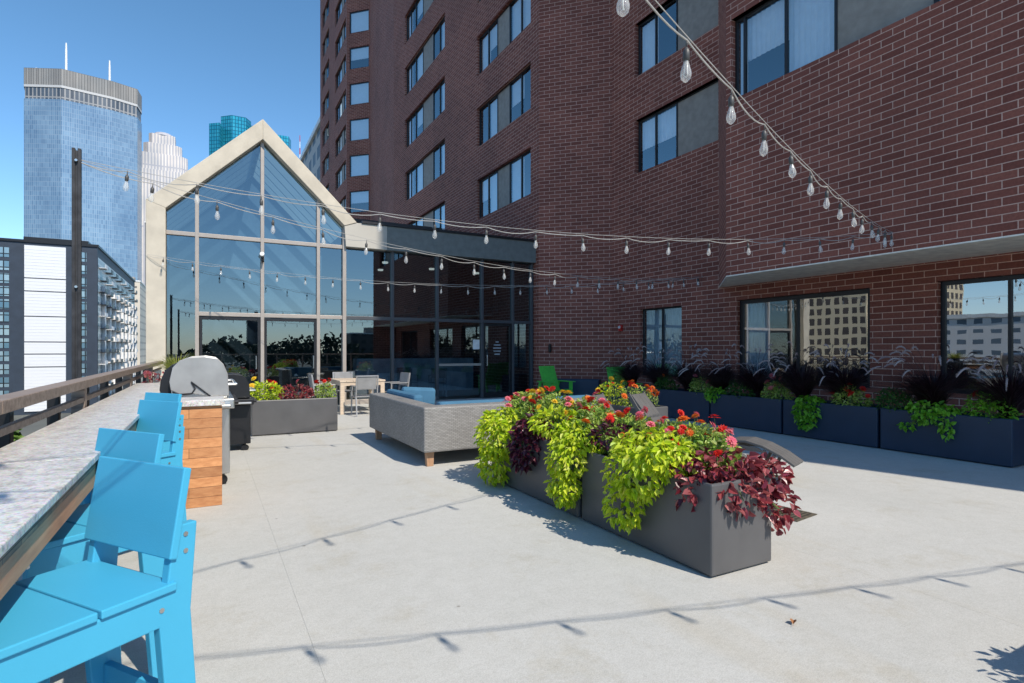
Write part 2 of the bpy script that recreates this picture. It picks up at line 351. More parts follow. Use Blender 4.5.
def window(p0,d,n,s0,s1,za,zb,layout,depth=.16,blind=0,key=None,gm='tglass',fw=.05,name='window'):
    """layout: list of (width share, kind) kind g=glass p=panel; local frame: x along wall, y inward, z up; origin at sill start"""
    W=s1-s0; Hh=zb-za; rz=math.atan2(d.y,d.x); k=(key,round(W,2),round(Hh,2),blind)
    pos=p0+d*s0+Vector((0,0,za))
    if k in winproto:
        src=winproto[k]; o=src.copy(); col.objects.link(o); o.location=pos-Vector((8.85,0,0)); o.rotation_euler=(0,0,rz)
        for ch in kids(src):
            c=ch.copy(); col.objects.link(c); c.parent=o
        return o
    y=depth-.05; f=MB(); e=.004
    f.box((e,y,e),(W-e,y+.06,fw)); f.box((e,y,Hh-fw),(W-e,y+.06,Hh-e)); f.box((e,y,fw),(fw,y+.06,Hh-fw)); f.box((W-fw,y,fw),(W-e,y+.06,Hh-fw))
    tot=sum(a for a,_ in layout); x=fw; gls=[]; pn=MB(); cu=MB()
    inner=W-2*fw
    for i,(a,kd) in enumerate(layout):
        x1=x+inner*a/tot
        if i: f.box((x-.022,y-.006,fw),(x+.022,y+.05,Hh-fw))
        if kd[0]=='g':
            gl=MB(); gls.append(gl); gl.face([(x,y+.025,fw),(x1,y+.025,fw),(x1,y+.025,Hh-fw),(x,y+.025,Hh-fw)])
            if 'f' in kd or 'h' in kd or 'L' in kd:   # full curtain / half-drawn blind
                zb0=fw if 'h' not in kd else Hh*.45; xe=x1; x1=x+(x1-x)*.45 if 'L' in kd else x1; nf=max(4,int((x1-x)/.05))
                for q in range(nf):
                    xa=x+(x1-x)*q/nf; xb=x+(x1-x)*(q+1)/nf; da=.02*(q%2); db=.02*((q+1)%2)
                    cu.face([(xa,y+.10+da,zb0),(xb,y+.10+db,zb0),(xb,y+.10+db,Hh-fw),(xa,y+.10+da,Hh-fw)])
                x1=xe
        else: pn.box((x,y+.012,fw),(x1,y+.03,Hh-fw))
        x=x1
    o=f.build(name,M['bronze'],bld); o.location=pos-Vector((8.85,0,0)); o.rotation_euler=(0,0,rz)
    for gl in gls: gl.build('pane',M[gm],o)
    if pn.f: pn.build('panel',M['panel'],o)
    if cu.f: cu.build('curtain',M['curtain'],o)
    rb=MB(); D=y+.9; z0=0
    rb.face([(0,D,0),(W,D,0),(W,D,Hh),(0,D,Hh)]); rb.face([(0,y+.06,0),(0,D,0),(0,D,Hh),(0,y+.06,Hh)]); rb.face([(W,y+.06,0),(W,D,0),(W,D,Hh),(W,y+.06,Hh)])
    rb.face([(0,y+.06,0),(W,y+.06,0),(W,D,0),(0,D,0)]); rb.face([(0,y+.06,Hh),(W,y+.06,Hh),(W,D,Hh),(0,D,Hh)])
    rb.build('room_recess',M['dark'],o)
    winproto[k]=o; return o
FP=2.63; TOP=37.2
def rows(k0,k1): return [(6.2+FP*k,6.2+FP*k+1.45) for k in range(k0,k1)]
Q1=(9.03,53.0);Q2=(9.03,41.94);Q3=(10.37,40.6);Q4=(8.73,29.2);Q5=(8.73,14.34);Q6=(10.26,12.81);Q7=(10.26,8.97);Q8=(8.85,7.56);Q9=(8.85,YS)
# far bay
ops=[(1.0,4.2,a,b2) for a,b2 in rows(-1,11)]+[(6.7,10.7,a,b2) for a,b2 in rows(-1,11)]
_,p,d,n=facade('wall',Q1,Q2,GZ,TOP,ops)
for i,o in enumerate(ops): window(p,d,n,*o,[(1,'gf'),(.8,'p'),(1,'g'),(1,'gf')] if i<12 else [(1,'g'),(1,'gf'),(.8,'p'),(1,'gh')],key='bayf%d'%(i<12))
L=(Vector(Q3)-Vector(Q2)).length
ops=[(.22,L-.08,a,b2+.12) for a,b2 in rows(-1,11)]
_,p,d,n=facade('wall',Q2,Q3,GZ,TOP,ops)
for i,o in enumerate(ops): window(p,d,n,*o,[(1,'gh' if i%4==3 else 'gf')],key='bayc%d'%(i%4==3),depth=.1)
facade('wall',Q3,Q4,GZ,TOP,[])
opsA=[(10.45,14.35+.02,a,b2) for a,b2 in rows(0,11)]; opsB=[(1.9,7.3,a,b2) for a,b2 in rows(0,11)]
_,p,d,n=facade('wall',Q4,Q5,GZ,TOP,opsA+opsB,off=.1)
lay=[[(1,'gh'),(1,'gf'),(1.25,'p'),(1.1,'gf'),(1,'g')],[(1,'g'),(1,'gf'),(1.25,'p'),(1.1,'gh'),(1,'g')],[(1,'gf'),(1,'gh'),(1.25,'p'),(1.1,'gf'),(1,'gf')]]
for i,o in enumerate(opsA): window(p,d,n,*o,lay[i%3],key='A%d'%(i%3))
for i,o in enumerate(opsB): window(p,d,n,*o,[(.8,'gf'),(.9,'g'),(1.3,'gf' if i%2 else 'gh'),(1.7,'p'),(1,'g'),(1,'gf')],key='B%d'%(i%2))
facade('wall',Q5,Q6,GZ,TOP,[])
SZ=2.84
ops=[(1.0,3.83,a,b2) for a,b2 in rows(0,11)]
_,p,d,n=facade('wall',Q6,Q7,SZ,TOP,ops,off=.2)
for i,o in enumerate(ops): window(p,d,n,*o,[(.75,'gh'),(.9,'gh'),(1.6,'p')] if i%2==0 else [(.75,'gf'),(.9,'g'),(1.6,'p')],key='C%d'%(i%2))
facade('wall',Q7,Q8,SZ,TOP,[])
ops=[(.12,4.35,a,b2+.1) for a,b2 in rows(0,11)]+[(6.2,10.6,a,b2+.1) for a,b2 in rows(0,11)]
_,p,d,n=facade('wall',Q8,Q9,SZ,TOP,ops,off=.05)
for i,o in enumerate(ops): window(p,d,n,*o,[(.16,'gf'),(.82,'gh'),(.85,'gf'),(1.35,'p'),(.75,'g')],key='D',depth=.16)  # full curtain behind a wide pane is added to lighten the dark glass
ops=[(1.2,2.7,.72,2.5),(4.34,7.16,.72,2.5),(8.20,11.3,.72,2.5),(13.2,16.2,.72,2.5)]
_,p,d,n=facade('wall',Q6,(10.26,YS),GZ,SZ,ops,off=.2)
window(p,d,n,*ops[0],[(1,'gf'),(1,'gf')],key='g0',gm='wglass',depth=.14,fw=.04)
window(p,d,n,*ops[1],[(1.0,'gL'),(1.05,'g')],key='g1',gm='wglass',fw=.09,depth=.14)
window(p,d,n,*ops[2],[(.80,'g'),(2.1,'g')],key='g2',gm='wglass',fw=.07,depth=.14)
window(p,d,n,*ops[3],[(1,'g'),(1,'g')],key='g3',gm='wglass',fw=.07,depth=.14)
facade('wall',Q9,(30,YS),GZ,TOP,[])
facade('wall',(30,54),Q1,GZ,TOP,[])
m=MB(); m.prism([Q7,Q8,Q9,(10.26,YS)],lambda a,b2,t:(a,b2,t),SZ,SZ-.02); bp(m.build('soffit',M['soffit'],bld))
m=MB(); m.prism([(30,54),Q1,Q2,Q3,Q4,Q5,Q6,Q7,Q8,Q9,(30,YS)],lambda a,b2,t:(a,b2,t),TOP,TOP+.3); bp(m.build('roof',M['panel'],bld))
# steel lintels over the bay windows
m=MB()
for a,b2 in rows(0,3): m.box((8.86,3.2,b2+.1),(8.99,7.44,b2+.13))
for a,b2 in rows(0,3): m.box((10.27,9.0,b2),(10.42,11.8,b2+.012))
bp(m.build('lintel',M['lintel'],bld))

# ---------------------------------------------------------------- glass pavilion
pav=empty('glass_pavilion',(0,YG,0),0,'cream framed glass pavilion with a pointed gable and a flat roofed glazed link','building')
def pb(mb,name,mat,bevel=0,parent=pav):
    o=mb.build(name,mat,parent,bevel); o.location=(0,-YG,0); return o
fy0,fy1=YG-.22,YG+.1
XZ=lambda y0: (lambda a,b2,t:(a,t,b2))
f=MB()
OL,OR,AP=-1.17,3.37,1.165
for poly in ([(OL,GZ),(OL,4.67),(-.80,4.53),(-.80,GZ)],[(OL,4.67),(AP,6.88),(AP,6.40),(-.80,4.53)],[(AP,6.88),(OR,4.66),(3.06,4.55),(AP,6.40)]):
    f.prism(poly,XZ(0),fy0,fy1)
pb(f,'gable_frame',M['creamstain'],.012)
f=MB(); f.prism([(4.163,4.03),(4.163,4.655),(8.72,4.655),(8.72,4.03)],XZ(0),fy0+.024,fy1+.1); pb(f,'fascia',plain('shade darkened fascia panel',(.17,.19,.185),.5),.004)  # link fascia past the sun edge: building shadow put into its colour
f=MB(); f.prism([(3.10,4.03),(3.06,4.55),(OR,4.655),(4.16,4.655),(4.16,4.03)],XZ(0),fy0+.02,fy1+.1); pb(f,'fascia',M['fascia'],.008)
f=MB(); f.box((3.50,fy0-.02,4.66),(8.72,fy1+.3,4.72)); pb(f,'coping',M['bronze'])
f=MB(); f.box((3.04,YG-.1,0),(3.13,YG+.06,4.5)); pb(f,'post',M['mullion'],.006)
def inner_top(x): return 4.53+(x+.8)*(6.40-4.53)/(AP+.8) if x<AP else 6.40-(x-AP)*(6.40-4.55)/(3.06-AP)
for x in(-.2,AP,2.45):
    f=MB(); f.box((x-.04,YG-.08,0),(x+.04,YG+.05,inner_top(x)+.03)); pb(f,'mullion',M['mullion'],.006)
for x in(4.35,5.62,7.0,8.01,8.66):
    f=MB(); f.box((x-.035,YG-.08,0),(x+.035,YG+.05,4.03)); pb(f,'mullion',M['slate'],.006)  # slate is the mullion metal with the link's shade in its colour
for x0,x1,z in((-.8,3.04,4.03),(-.2,3.04,2.23),(3.13,8.66,2.23)):
    f=MB(); f.box((x0,YG-.07,z-.045),(x1,YG+.045,z+.045)); pb(f,'transom',M['slate' if x0==3.13 else 'mullion'],.004)  # slate on the link transom: mullion metal with shade in its colour
for x0,x1 in((-.8,-.24),(3.13,5.58),(8.05,8.62)):
    f=MB(); f.box((x0,YG-.07,0),(x1,YG+.045,.12)); pb(f,'sill',M['mullion'],.004)
f=MB(); f.box((2.49,YG-.06,.55),(3.04,YG+.04,.61)); f.box((5.66,YG-.06,.95),(6.96,YG+.04,1.02)); pb(f,'transom',M['mullion'],.003)
# dark doors under the gable and in the link
def door(x0,x1,hx,name='door'):
    f=MB(); a=.055
    f.box((x0,YG-.05,.01),(x0+a,YG+.03,2.17)); f.box((x1-a,YG-.05,.01),(x1,YG+.03,2.17)); f.box((x0+a,YG-.05,2.1),(x1-a,YG+.03,2.17)); f.box((x0+a,YG-.05,.01),(x1-a,YG+.03,.16))
    o=pb(f,name,M['bronze'],.004)
    g2=MB(); g2.face([(x0+a,YG-.01,.16),(x1-a,YG-.01,.16),(x1-a,YG-.01,2.1),(x0+a,YG-.01,2.1)]); g2.build('pane',M['glass'],o)
    h=MB(); h.tube([(hx,YG-.05,.95),(hx,YG-.11,.95),(hx,YG-.11,1.25),(hx,YG-.05,1.25)],.013,8); h.build('handle',M['steel'],o)
door(-.15,1.12,1.03); door(1.21,2.41,2.33); door(7.05,7.96,7.13)
def pane(poly):
    g2=MB(); g2.face([(a,YG,z) for a,z in poly]); pb(g2,'pane',M['glass'])
pane([(-.8,.12),(-.24,.12),(-.24,3.985),(-.8,3.985)])
pane([(-.8,4.075),(-.24,4.075),(-.24,inner_top(-.24)),(-.8,4.53)])
pane([(-.16,4.075),(1.125,4.075),(1.125,inner_top(1.125)),(-.16,inner_top(-.16))])
pane([(1.205,4.075),(2.41,4.075),(2.41,inner_top(2.41)),(1.205,inner_top(1.205))])
pane([(2.49,4.075),(3.04,4.075),(3.04,4.56),(2.49,inner_top(2.49))])
for a,b2 in((-.16,1.125),(1.205,2.41),(2.49,3.04),(3.13,4.315),(4.385,5.585),(5.655,6.965),(7.035,7.975),(8.045,8.625)):
    pane([(a,2.275),(b2,2.275),(b2,3.985),(a,3.985)])
for a,b2,z0 in((2.49,3.04,.61),(2.49,3.04,.02),(3.13,4.315,.12),(4.385,5.585,.12),(5.655,6.965,1.02),(5.655,6.965,.1),(8.045,8.625,.12)):
    z1=.55 if z0==.02 else .95 if z0==.1 else 2.185
    pane([(a,z0),(b2,z0),(b2,z1),(a,z1)])
# roof of the gable: rafters and glass, flat roof, room behind
YB=YG+9
f=MB()
for s_,(xa,za),(xb,zb) in ((0,(-1.1,4.66),(AP,6.82)),(1,(3.3,4.66),(AP,6.82))):
    f.face([(xa,YG+.1,za),(xb,YG+.1,zb),(xb,YB,zb),(xa,YB,za)])
pb(f,'skylight',M['roofglass'])
for k in range(14):
    y=YG+.5+k*.62; f=MB(); f.beam((-1.05,y,4.58),(AP,y,6.68),.07,.16); f.beam((3.25,y,4.58),(AP,y,6.68),.07,.16); pb(f,'rafter',M['cream'])
f=MB(); f.beam((AP,YG+.1,6.72),(AP,YB,6.72),.12,.2); pb(f,'ridge_beam',M['cream'])
f=MB(); f.box((3.4,YG+.1,4.56),(8.72,YB,4.64)); f.box((3.3,YG+.1,4.4),(3.4,YB,4.64)); pb(f,'flat_roof',M['room'])
f=MB(); f.prism([(-.9,2.3),(3.1,2.3),(3.1,4.5),(AP,6.45),(-.9,4.5)],XZ(0),YG+3.2,YG+3.35); pb(f,'bulkhead',plain('pale bulkhead',(.22,.23,.235),.8))
f=MB(); f.box((OL,YB,0),(9.4,YB+.1,6.9)); f.box((OL,YG+.1,0),(OL+.1,YB,4.6)); pb(f,'back_wall',M['room'])
f=MB(); f.box((OL+.1,YG+.1,0),(8.72,YB,.004)); pb(f,'room_floor',plain('room floor',(.16,.14,.12),.4))
f=MB(); f.box((4.2,YG+3.4,0),(8.3,YG+3.9,1.12)); bar=f.build('service_bar',M['marble'],None,.01); tag(bar,'pale marble fronted bar standing inside behind the link glass','bar')
f=MB(); 
pan=MB(); pan.box((-.2,YG+5.4,.2),(1.7,YG+5.45,2.6)); 
for x,y in((4.7,16.6),(5.0,18.2),(6.4,17.2),(8.1,17.4)):
    f=MB(); f.lathe([(.08,0),(.09,.03),(.09,.05)],16,(x,y,4.0)); o=f.build('lamp_shade',M['lamp'],None); 
    e=empty('ceiling_light',(x,y,4.05),0,{4.7:'leftmost round ceiling light inside the link',5.0:'round ceiling light deepest inside the link',6.4:'round ceiling light behind the pane left of the door',8.1:'round ceiling light above the link door sidelight'}[x],'ceiling light','round lights inside the link')
    o.parent=e; o.location=(-x,-y,-4.05)
    s2=MB(); s2.tube([(x,y,4.05),(x,y,4.55)],.01,6); o=s2.build('stem',M['black'],e); o.location=(-x,-y,-4.05)
# notices by the door
f=MB(); f.box((6.72,YG-.012,1.42),(6.93,YG-.006,1.70)); pb(f,'notice',M['white'])
def text(s,size,loc,rot,mat,name,parent=None,ext=.0015,align='CENTER'):
    c=bpy.data.curves.new(name,'FONT'); c.body=s; c.size=size; c.extrude=ext; c.align_x=align
    o=bpy.data.objects.new(name,c); col.objects.link(o)
    dg=bpy.context.evaluated_depsgraph_get(); me=bpy.data.meshes.new_from_object(o.evaluated_get(dg)); bpy.data.objects.remove(o)
    me.materials.clear(); me.materials.append(mat); o=bpy.data.objects.new(name,me); col.objects.link(o); o.location=loc; o.rotation_euler=rot
    if parent:o.parent=parent
    return o
f=MB()
for k,wd in enumerate((.10,.22,.26,.24,.18)): f.box((7.5-wd/2,YG-.019,1.62-.09*k),(7.5+wd/2,YG-.016,1.655-.09*k))
pb(f,'door_decal',plain('pale vinyl decal',(.35,.38,.4),.6))

# spotlight camera on the gable mullion
e=empty('security_camera',(AP,YG-.08,3.62),0,'small black and white security camera on the central gable mullion','camera')
f=MB(); f.box((-.03,-.06,-.1),(.03,0,.04)); f.tube([(0,-.04,-.05),(.0,-.14,-.12)],.03,10); f.build('housing',M['black'],e,.005)
f=MB(); f.tube([(0,-.03,.03),(-.02,-.15,.06)],[.035,.05],12); f.build('lens_hood',M['white'],e)
# red alarm and black wall light on the angled brick wall
def on45(s,z): 
    d=Vector((1,-1,0)).normalized(); return Vector((*Q5,0))+d*s+Vector((0,0,z))+Vector((-1,-1,0)).normalized()*.0
e=empty('fire_alarm',(10.255,12.38,2.02),0,'small red fire alarm box on the brick wall left of the curtained window','fire alarm')
f=MB(); f.box((-.07,-.06,-.09),(0,.06,.09)); f.build('housing',M['red'],e,.008); f=MB(); f.tube([(-.07,0,.02),(-.1,0,.02)],[.045,.035],12); f.build('strobe',M['white'],e)
e=empty('wall_light',on45(.35,1.45),R(-45),'small black wall light on the angled brick wall above the green chair','wall light')
f=MB(); f.lathe([(.02,-.12),(.045,-.1),(.05,.1),(.02,.13)],10,(0,-.07,0)); f.build('shade',M['black'],e); f=MB(); f.box((-.03,-.03,-.05),(.03,0,.05)); f.build('bracket',M['black'],e)

# ---------------------------------------------------------------- railing and light pole
rail=empty('terrace_railing',(-.9,6,0),0,'weathered wooden railing on dark posts along the terrace edge','railing')
def rb_(mb,name,mat,bevel=.004):
    o=mb.build(name,mat,rail,bevel); o.location=(.9,-6,0); return o
f=MB(); y=DS
while y<14.2:
    f2=MB(); f2.box((-.95,y+.004,1.10),(-.83,min(y+3.1,14.3),1.165)); rb_(f2,'top_rail',M['greywood'],.006)
    f2=MB(); f2.box((-.90,y+.004,.985),(-.86,min(y+3.1,14.3),1.025)); rb_(f2,'lower_rail',M['greywood'])
    y+=3.1
y=-6.8
while y<14.3:
    f2=MB(); f2.box((-.945,y-.045,.0),(-.855,y+.045,1.098)); rb_(f2,'post',M['greywood'])
    y+=3.1
y=-7.5; 
while y<14.4:
    f2=MB(); f2.box((-1.03,y-.035,-.3),(-.96,y+.035,1.06)); rb_(f2,'steel_post',M['black']); y+=1.16
for z in(.12,.45):
    f2=MB(); f2.box((-.99,DS,z),(-.97,14.3,z+.03)); rb_(f2,'bar',M['black'],0)
rs=empty('terrace_railing',(4,DS,0),0,'wooden railing across the open south end of the terrace','railing')
f=MB(); f.box((-4.9,-.07,1.085),(6.3,.07,1.17)); f.build('top_rail',M['greywood'],rs,.005)
for k in range(8):
    f=MB(); f.box((-4.8+k*1.55,-.04,0),(-4.72+k*1.55,.04,1.084)); f.build('post',M['greywood'],rs)
for z in(.2,.45,.7,.93):
    f=MB(); f.box((-4.9,-.062,z),(6.3,-.042,z+.03)); f.build('bar',M['black'],rs)
def pole(x,y,h,label):
    e=empty('light_pole',(x,y,0),0,label,'pole','poles carrying the string lights')
    f=MB()
    f.box((-.036,-.02,-.3),(-.010,.02,h)); f.box((.010,-.02,-.3),(.036,.02,h)); f.build('channel',M['rust'],e,.003)
    f=MB(); f.box((-.012,-.008,-.3),(.012,.008,h-.02)); f.build('web',M['rust'],e)
    for z in(.9,2.0,h-.12):
        f=MB(); f.tube([(0,-.04,z),(0,.04,z)],.012,8); f.build('bolt',M['steel'],e)
pole(-1.09,6.67,3.32,'tall black twin channel pole standing outside the railing ahead')
pole(-1.09,.75,3.2,'tall black twin channel pole behind the nearest blue bar chair')

# ---------------------------------------------------------------- bar counter
cn=empty('bar_counter',(-.62,3,0),0,'long pale granite bar counter running along the railing on a wooden apron','counter')
def cb(mb,name,mat,bevel=0,uv=False):
    o=mb.build(name,mat,cn,bevel); o.location=(.62,-3,0)
    if uv: boxuv(o)
    return o
f=MB(); f.box((-.835,-3.5,.922),(-.415,2.9,.95)); cb(f,'countertop',M['granite'],.004)
f=MB(); f.box((-.835,2.903,.922),(-.415,9.1,.95)); cb(f,'countertop',M['granite'],.004)
f=MB(); f.box((-.80,-3.5,.885),(-.43,9.05,.920)); cb(f,'apron',M['apronwood'],0,True)
f=MB(); f.box((-.78,-3.5,.80),(-.433,9.03,.883)); cb(f,'apron_board',M['board'],.003,True)
for y in(-2.5,.2,2.9,5.5,8.6):
    f=MB(); f.box((-.76,y-.045,0),(-.67,y+.045,.8)); cb(f,'support_post',M['greywood'],.004)

# ---------------------------------------------------------------- blue bar chairs
def bar_chair():
    r=empty('bar_chair',(0,0,0),0,'x','bar chair','sky blue plastic bar chairs along the granite counter')
    SH=.72; t=.032; w=.205
    poly=[(-.275,0),(-.225,SH-.025),(.175,SH-.025),(.20,SH+.16),(.27,SH+.16),(.250,SH-.10),(.295,0),(.205,0),(.155,SH-.12),(-.145,SH-.12),(-.17,0)]
    for s in(-1,1):
        f=MB(); f.prism(poly,lambda a,b2,tt:(tt,a,b2),s*w,s*(w-t)); f.build('side_frame',M['blue'],r,.004)
    for yy,zz in((.262,SH+.13),(.262,SH+.08),(-.2,SH-.07),(.19,SH-.07)):
        for s in(-1,1):
            f=MB(); f.tube([(s*w,yy-.03,zz),(s*(w+.003),yy-.03,zz)],.0075,8); f.build('screw',M['steel'],r)
    for y0,y1 in((-.245,-.012),(-.004,.20)):
        f=MB(); f.box((-w-.012,y0,SH-.024),(w+.012,y1,SH)); f.build('seat_slat',M['blue'],r,.004)
    f=MB(); z0=.785; z1=1.045; y0=.20;y1=.245; th=.024
    f.prism([(y0,z0),(y1,z1),(y1-th,z1+.006),(y0-th,z0+.006)],lambda a,b2,tt:(tt,a,b2),-w-.012,w+.012); f.build('backrest',M['blue'],r,.004)
    for y,z,h in((-.2,.24,.09),(.225,.30,.08),(.235,.62,.07)):
        f=MB(); f.box((-w+t,y-.013,z),(w-t,y+.013,z+h)); f.build('stretcher',M['blue'],r,.003)
    f=MB(); f.box((-.013,-.186,.25),(.013,.211,.31)); f.build('stretcher',M['blue'],r,.003)
    return r
bc=bar_chair()
for i,(x,y,rz,l) in enumerate([(-.365,1.97,-54,'nearest blue bar chair with its whole seat in view at the counter'),(-.48,2.80,-54,'second blue bar chair from the camera, its back just behind the nearest one'),
        (-.47,4.42,-54,'third blue bar chair from the camera, with its side frame facing the deck'),(-.50,5.22,-54,'farthest blue bar chair, beside the wood faced island')]):
    place(bc,i==0,(x,y,0),R(rz),l)

# ---------------------------------------------------------------- wooden island, grills
e=empty('grill_island',(-.14,5.9,0),0,'orange reclaimed wood island end with a pale granite top','island')
f=MB(); f.box((-.26,-.2,0),(.26,.16,.90)); o=f.build('body',M['orangewood'],e,.003); boxuv(o)
f=MB(); f.box((-.27,-.23,.902),(.28,.2,.955)); f.build('countertop',M['granite'],e,.006)
def grill(loc,rz,label,hm,size=1.0):
    e=empty('gas_grill',loc,rz,label,'grill')
    # local: front faces -y, long axis x
    f=MB(); f.box((-.55,-.27,.12),(.55,.25,.80)); f.build('cabinet',M['steel'] if hm=='hood' else M['black'],e,.012)
    f=MB(); f.box((-.62,-.31,.80),(.62,.27,.90)); f.build('firebox',M['steel'] if hm=='hood' else M['black'],e,.01)
    cap=[(-.262,.93),(-.25,1.15),(-.21,1.255),(-.155,1.315),(-.04,1.335),(.10,1.325),(.18,1.295),(.24,1.225),(.268,1.085),(.255,1.0),(.18,.96),(.07,.965),(-.085,.93)]
    prof=[(-.255,.905),(-.243,1.14),(-.20,1.245),(-.15,1.30),(-.04,1.32),(.10,1.31),(.18,1.28),(.235,1.215),(.258,1.085),(.255,.905)]
    f=MB(); f.prism(prof,lambda a,b2,t:(t,a,b2),-.54,.54); h=f.build('hood',M[hm] if hm!='hood' else M['steel'],e,.012)
    f=MB(); f.prism([(.262,.905),(.33,.92),(.355,1.0),(.345,1.10),(.31,1.19),(.24,1.26)],lambda a,b2,t:(t,a,b2),-.5,.5); f.build('rear_guard',M['black'],e,.01)
    for s in(-1,1):
        f=MB(); f.prism(cap,lambda a,b2,t:(t,a,b2),s*.575,s*.545); f.build('end_cap',M[hm],h,.006)
        f=MB(); f.tube([(s*.58,.24,.985),(s*.583,.18,.955),(s*.583,.075,.962),(s*.583,.045,1.01),(s*.583,.08,1.08),(s*.583,-.09,.93)],.008,6); f.build('hood_trim',M['black'],h)
    f=MB(); f.tube([(-.42,-.25,1.04),(-.42,-.33,1.04),(.42,-.33,1.04),(.42,-.25,1.04)],.014,8); f.build('handle',M['steel'],h)
    for k in range(4):
        f=MB(); f.tube([(-.4+k*.26,-.31,.85),(-.4+k*.26,-.355,.85)],.028,12); f.build('knob',M['black'],e)
    for s in(-1,1):
        f=MB(); f.box((s*.60,-.27,.83),(s*.86,.22,.86)); f.build('side_shelf',M['steel'],e,.008)
        for y in(-.2,.2):
            f=MB(); f.tube([(s*.47-.02,y,.05),(s*.47+.02,y,.05)],.05,14); f.tube([(s*.47,y,.05),(s*.47,y,.12)],.012,6); f.build('caster',M['black'],e)
    return e
gr=grill((-.06,7.05,0),R(90),'grey hooded gas grill with its side toward the island','hood')
gr2=grill((.28,8.95,0),R(90),'low black grill cart beside the charcoal planter','black'); gr2.scale=(.62,.95,.80)

# ---------------------------------------------------------------- planters
def planter(Lx,Ly,H=.58):
    r=empty('planter',(0,0,0),0,'x','planter')
    t=.028; a,b2=Lx/2,Ly/2; f=MB()
    o=[(-a,-b2),(a,-b2),(a,b2),(-a,b2)]; i=[(-a+t,-b2+t),(a-t,-b2+t),(a-t,b2-t),(-a+t,b2-t)]
    V=[(x,y,.012) for x,y in o]+[(x,y,H) for x,y in o]+[(x,y,H) for x,y in i]+[(x,y,H-.1) for x,y in i]
    F=[(3,2,1,0)]+[(k,(k+1)%4,4+(k+1)%4,4+k) for k in range(4)]+[(4+k,4+(k+1)%4,8+(k+1)%4,8+k) for k in range(4)]+[(8+k,8+(k+1)%4,12+(k+1)%4,12+k) for k in range(4)]
    f.mesh_faces(V,F); ob=f.build('body',M['planter'],r,.016)
    f=MB(); f.face([(x,y,H-.06) for x,y in i]); f.build('soil',M['soil'],r)
    return r
plA=planter(.56,1.44)
GC='charcoal box planters in the flowering row at the centre'
place(plA,True,(2.98,3.09,0),0,'nearer charcoal planter of the central row, overflowing with lime and burgundy vines',GC).scale=(1,.94,1)
place(plA,False,(2.98,4.60,0),0,'farther charcoal planter of the central row, toward the wicker sofa',GC).scale=(1,1.1,1)
place(plA,False,(5.62,6.75,0),0,'charcoal planter with orange blooms behind the grey loungers',None)
place(plA,False,(3.50,-.02,0),0,'added unseen charcoal planter right of the camera, casting the corner shadow',None)  # added out of frame to cast the bottom right shadow
place(plA,False,(1.31,9.95+.28,0),R(90),'charcoal planter in front of the gable doors beside the black grill',None)
M['shadeplanter']=plain('shade tinted charcoal planter',(.020,.040,.075),.45,0,.07,4,.4,.08,150)  # wall row boxes: blue open shade put into the charcoal colour
def shade_tint(o):
    for ch in o.children:
        if ch.name.startswith('body'):
            ch.data=SHADE_TINTED; 
    return o
SHADE_TINTED=[c for c in plA.children if c.name.startswith('body')][0].data.copy(); SHADE_TINTED.materials.clear(); SHADE_TINTED.materials.append(M['shadeplanter'])
GR='shade tinted box planters along the brick wall'
lab=['nearest planter of the wall row, under the large right hand window','wall planter second from the right, with a bright vine over its middle','wall planter third from the right, below the building reflection','wall planter fourth from the right, with its end by the orange blooms','farthest planter of the wall row, in front of the curtained window']
for k in range(5): shade_tint(place(plA,False,(8.63,3.72+k*1.52,0),0,lab[k],GR)).scale=(1,1.03,1)
shade_tint(place(plA,False,(9.1,12.95,0),R(45),'planter against the angled brick wall beside the green chair',None))

# ---------------------------------------------------------------- plants
rnd=random.random
def rv(): 
    while True:
        v=Vector((rnd()*2-1,rnd()*2-1,rnd()*2-1))
        if .05<v.length<1: return v
def foliage(blobs,n,L,W,down=.5,out=1.0,shell=.45):
    """leaf cloud spread over a list of ellipsoids (cx,cy,cz,rx,ry,rz)"""
    m=MB(); wts=[(b[3]*b[4]*b[5])**.67 for b in blobs]; T=sum(wts)
    for b,wt in zip(blobs,wts):
        for _ in range(int(n*wt/T)):
            v=rv(); r=v.length; v=v.normalized()*(shell+(1-shell)*r)
            p=Vector((b[0]+v.x*b[3],b[1]+v.y*b[4],b[2]+v.z*b[5]))
            o=Vector((v.x,v.y,v.z*.6))
            d=o*out+rv()*.95+Vector((0,0,-down*.75)); nn=o*.6+rv()*.8+Vector((0,0,.6))
            s=.55+.75*rnd(); m.leaf(p,d,nn,L*s,W*s)
    return m
def stems(m,base,blobs,k=5):
    for b in blobs:
        for _ in range(k):
            v=rv(); q=Vector((b[0]+v.x*b[3]*.7,b[1]+v.y*b[4]*.7,b[2]+v.z*b[5]*.7)); mid=(Vector(base)+q)/2+Vector((0,0,.08))
            m.tube([base,mid,q],.004,4,False)
def blossom_mesh(mat,r=.036):
    m=MB(); 
    for ring,(rr,zz,nk) in enumerate(((r,0,12),(r*.72,.006,10),(r*.4,.011,7))):
        for k in range(nk):
            t=2*math.pi*(k+.5*ring)/nk+rnd()*.2; d=Vector((math.cos(t),math.sin(t),.25*ring+.1)); m.leaf(Vector((0,0,zz)),d,Vector((0,0,1)),rr,rr*.5,.1)
    me=m.build('blossom',mat); d=me.data; bpy.data.objects.remove(me); return d
BL={k:blossom_mesh(M[k]) for k in('orangefl','redfl','pinkfl','yellowfl')}
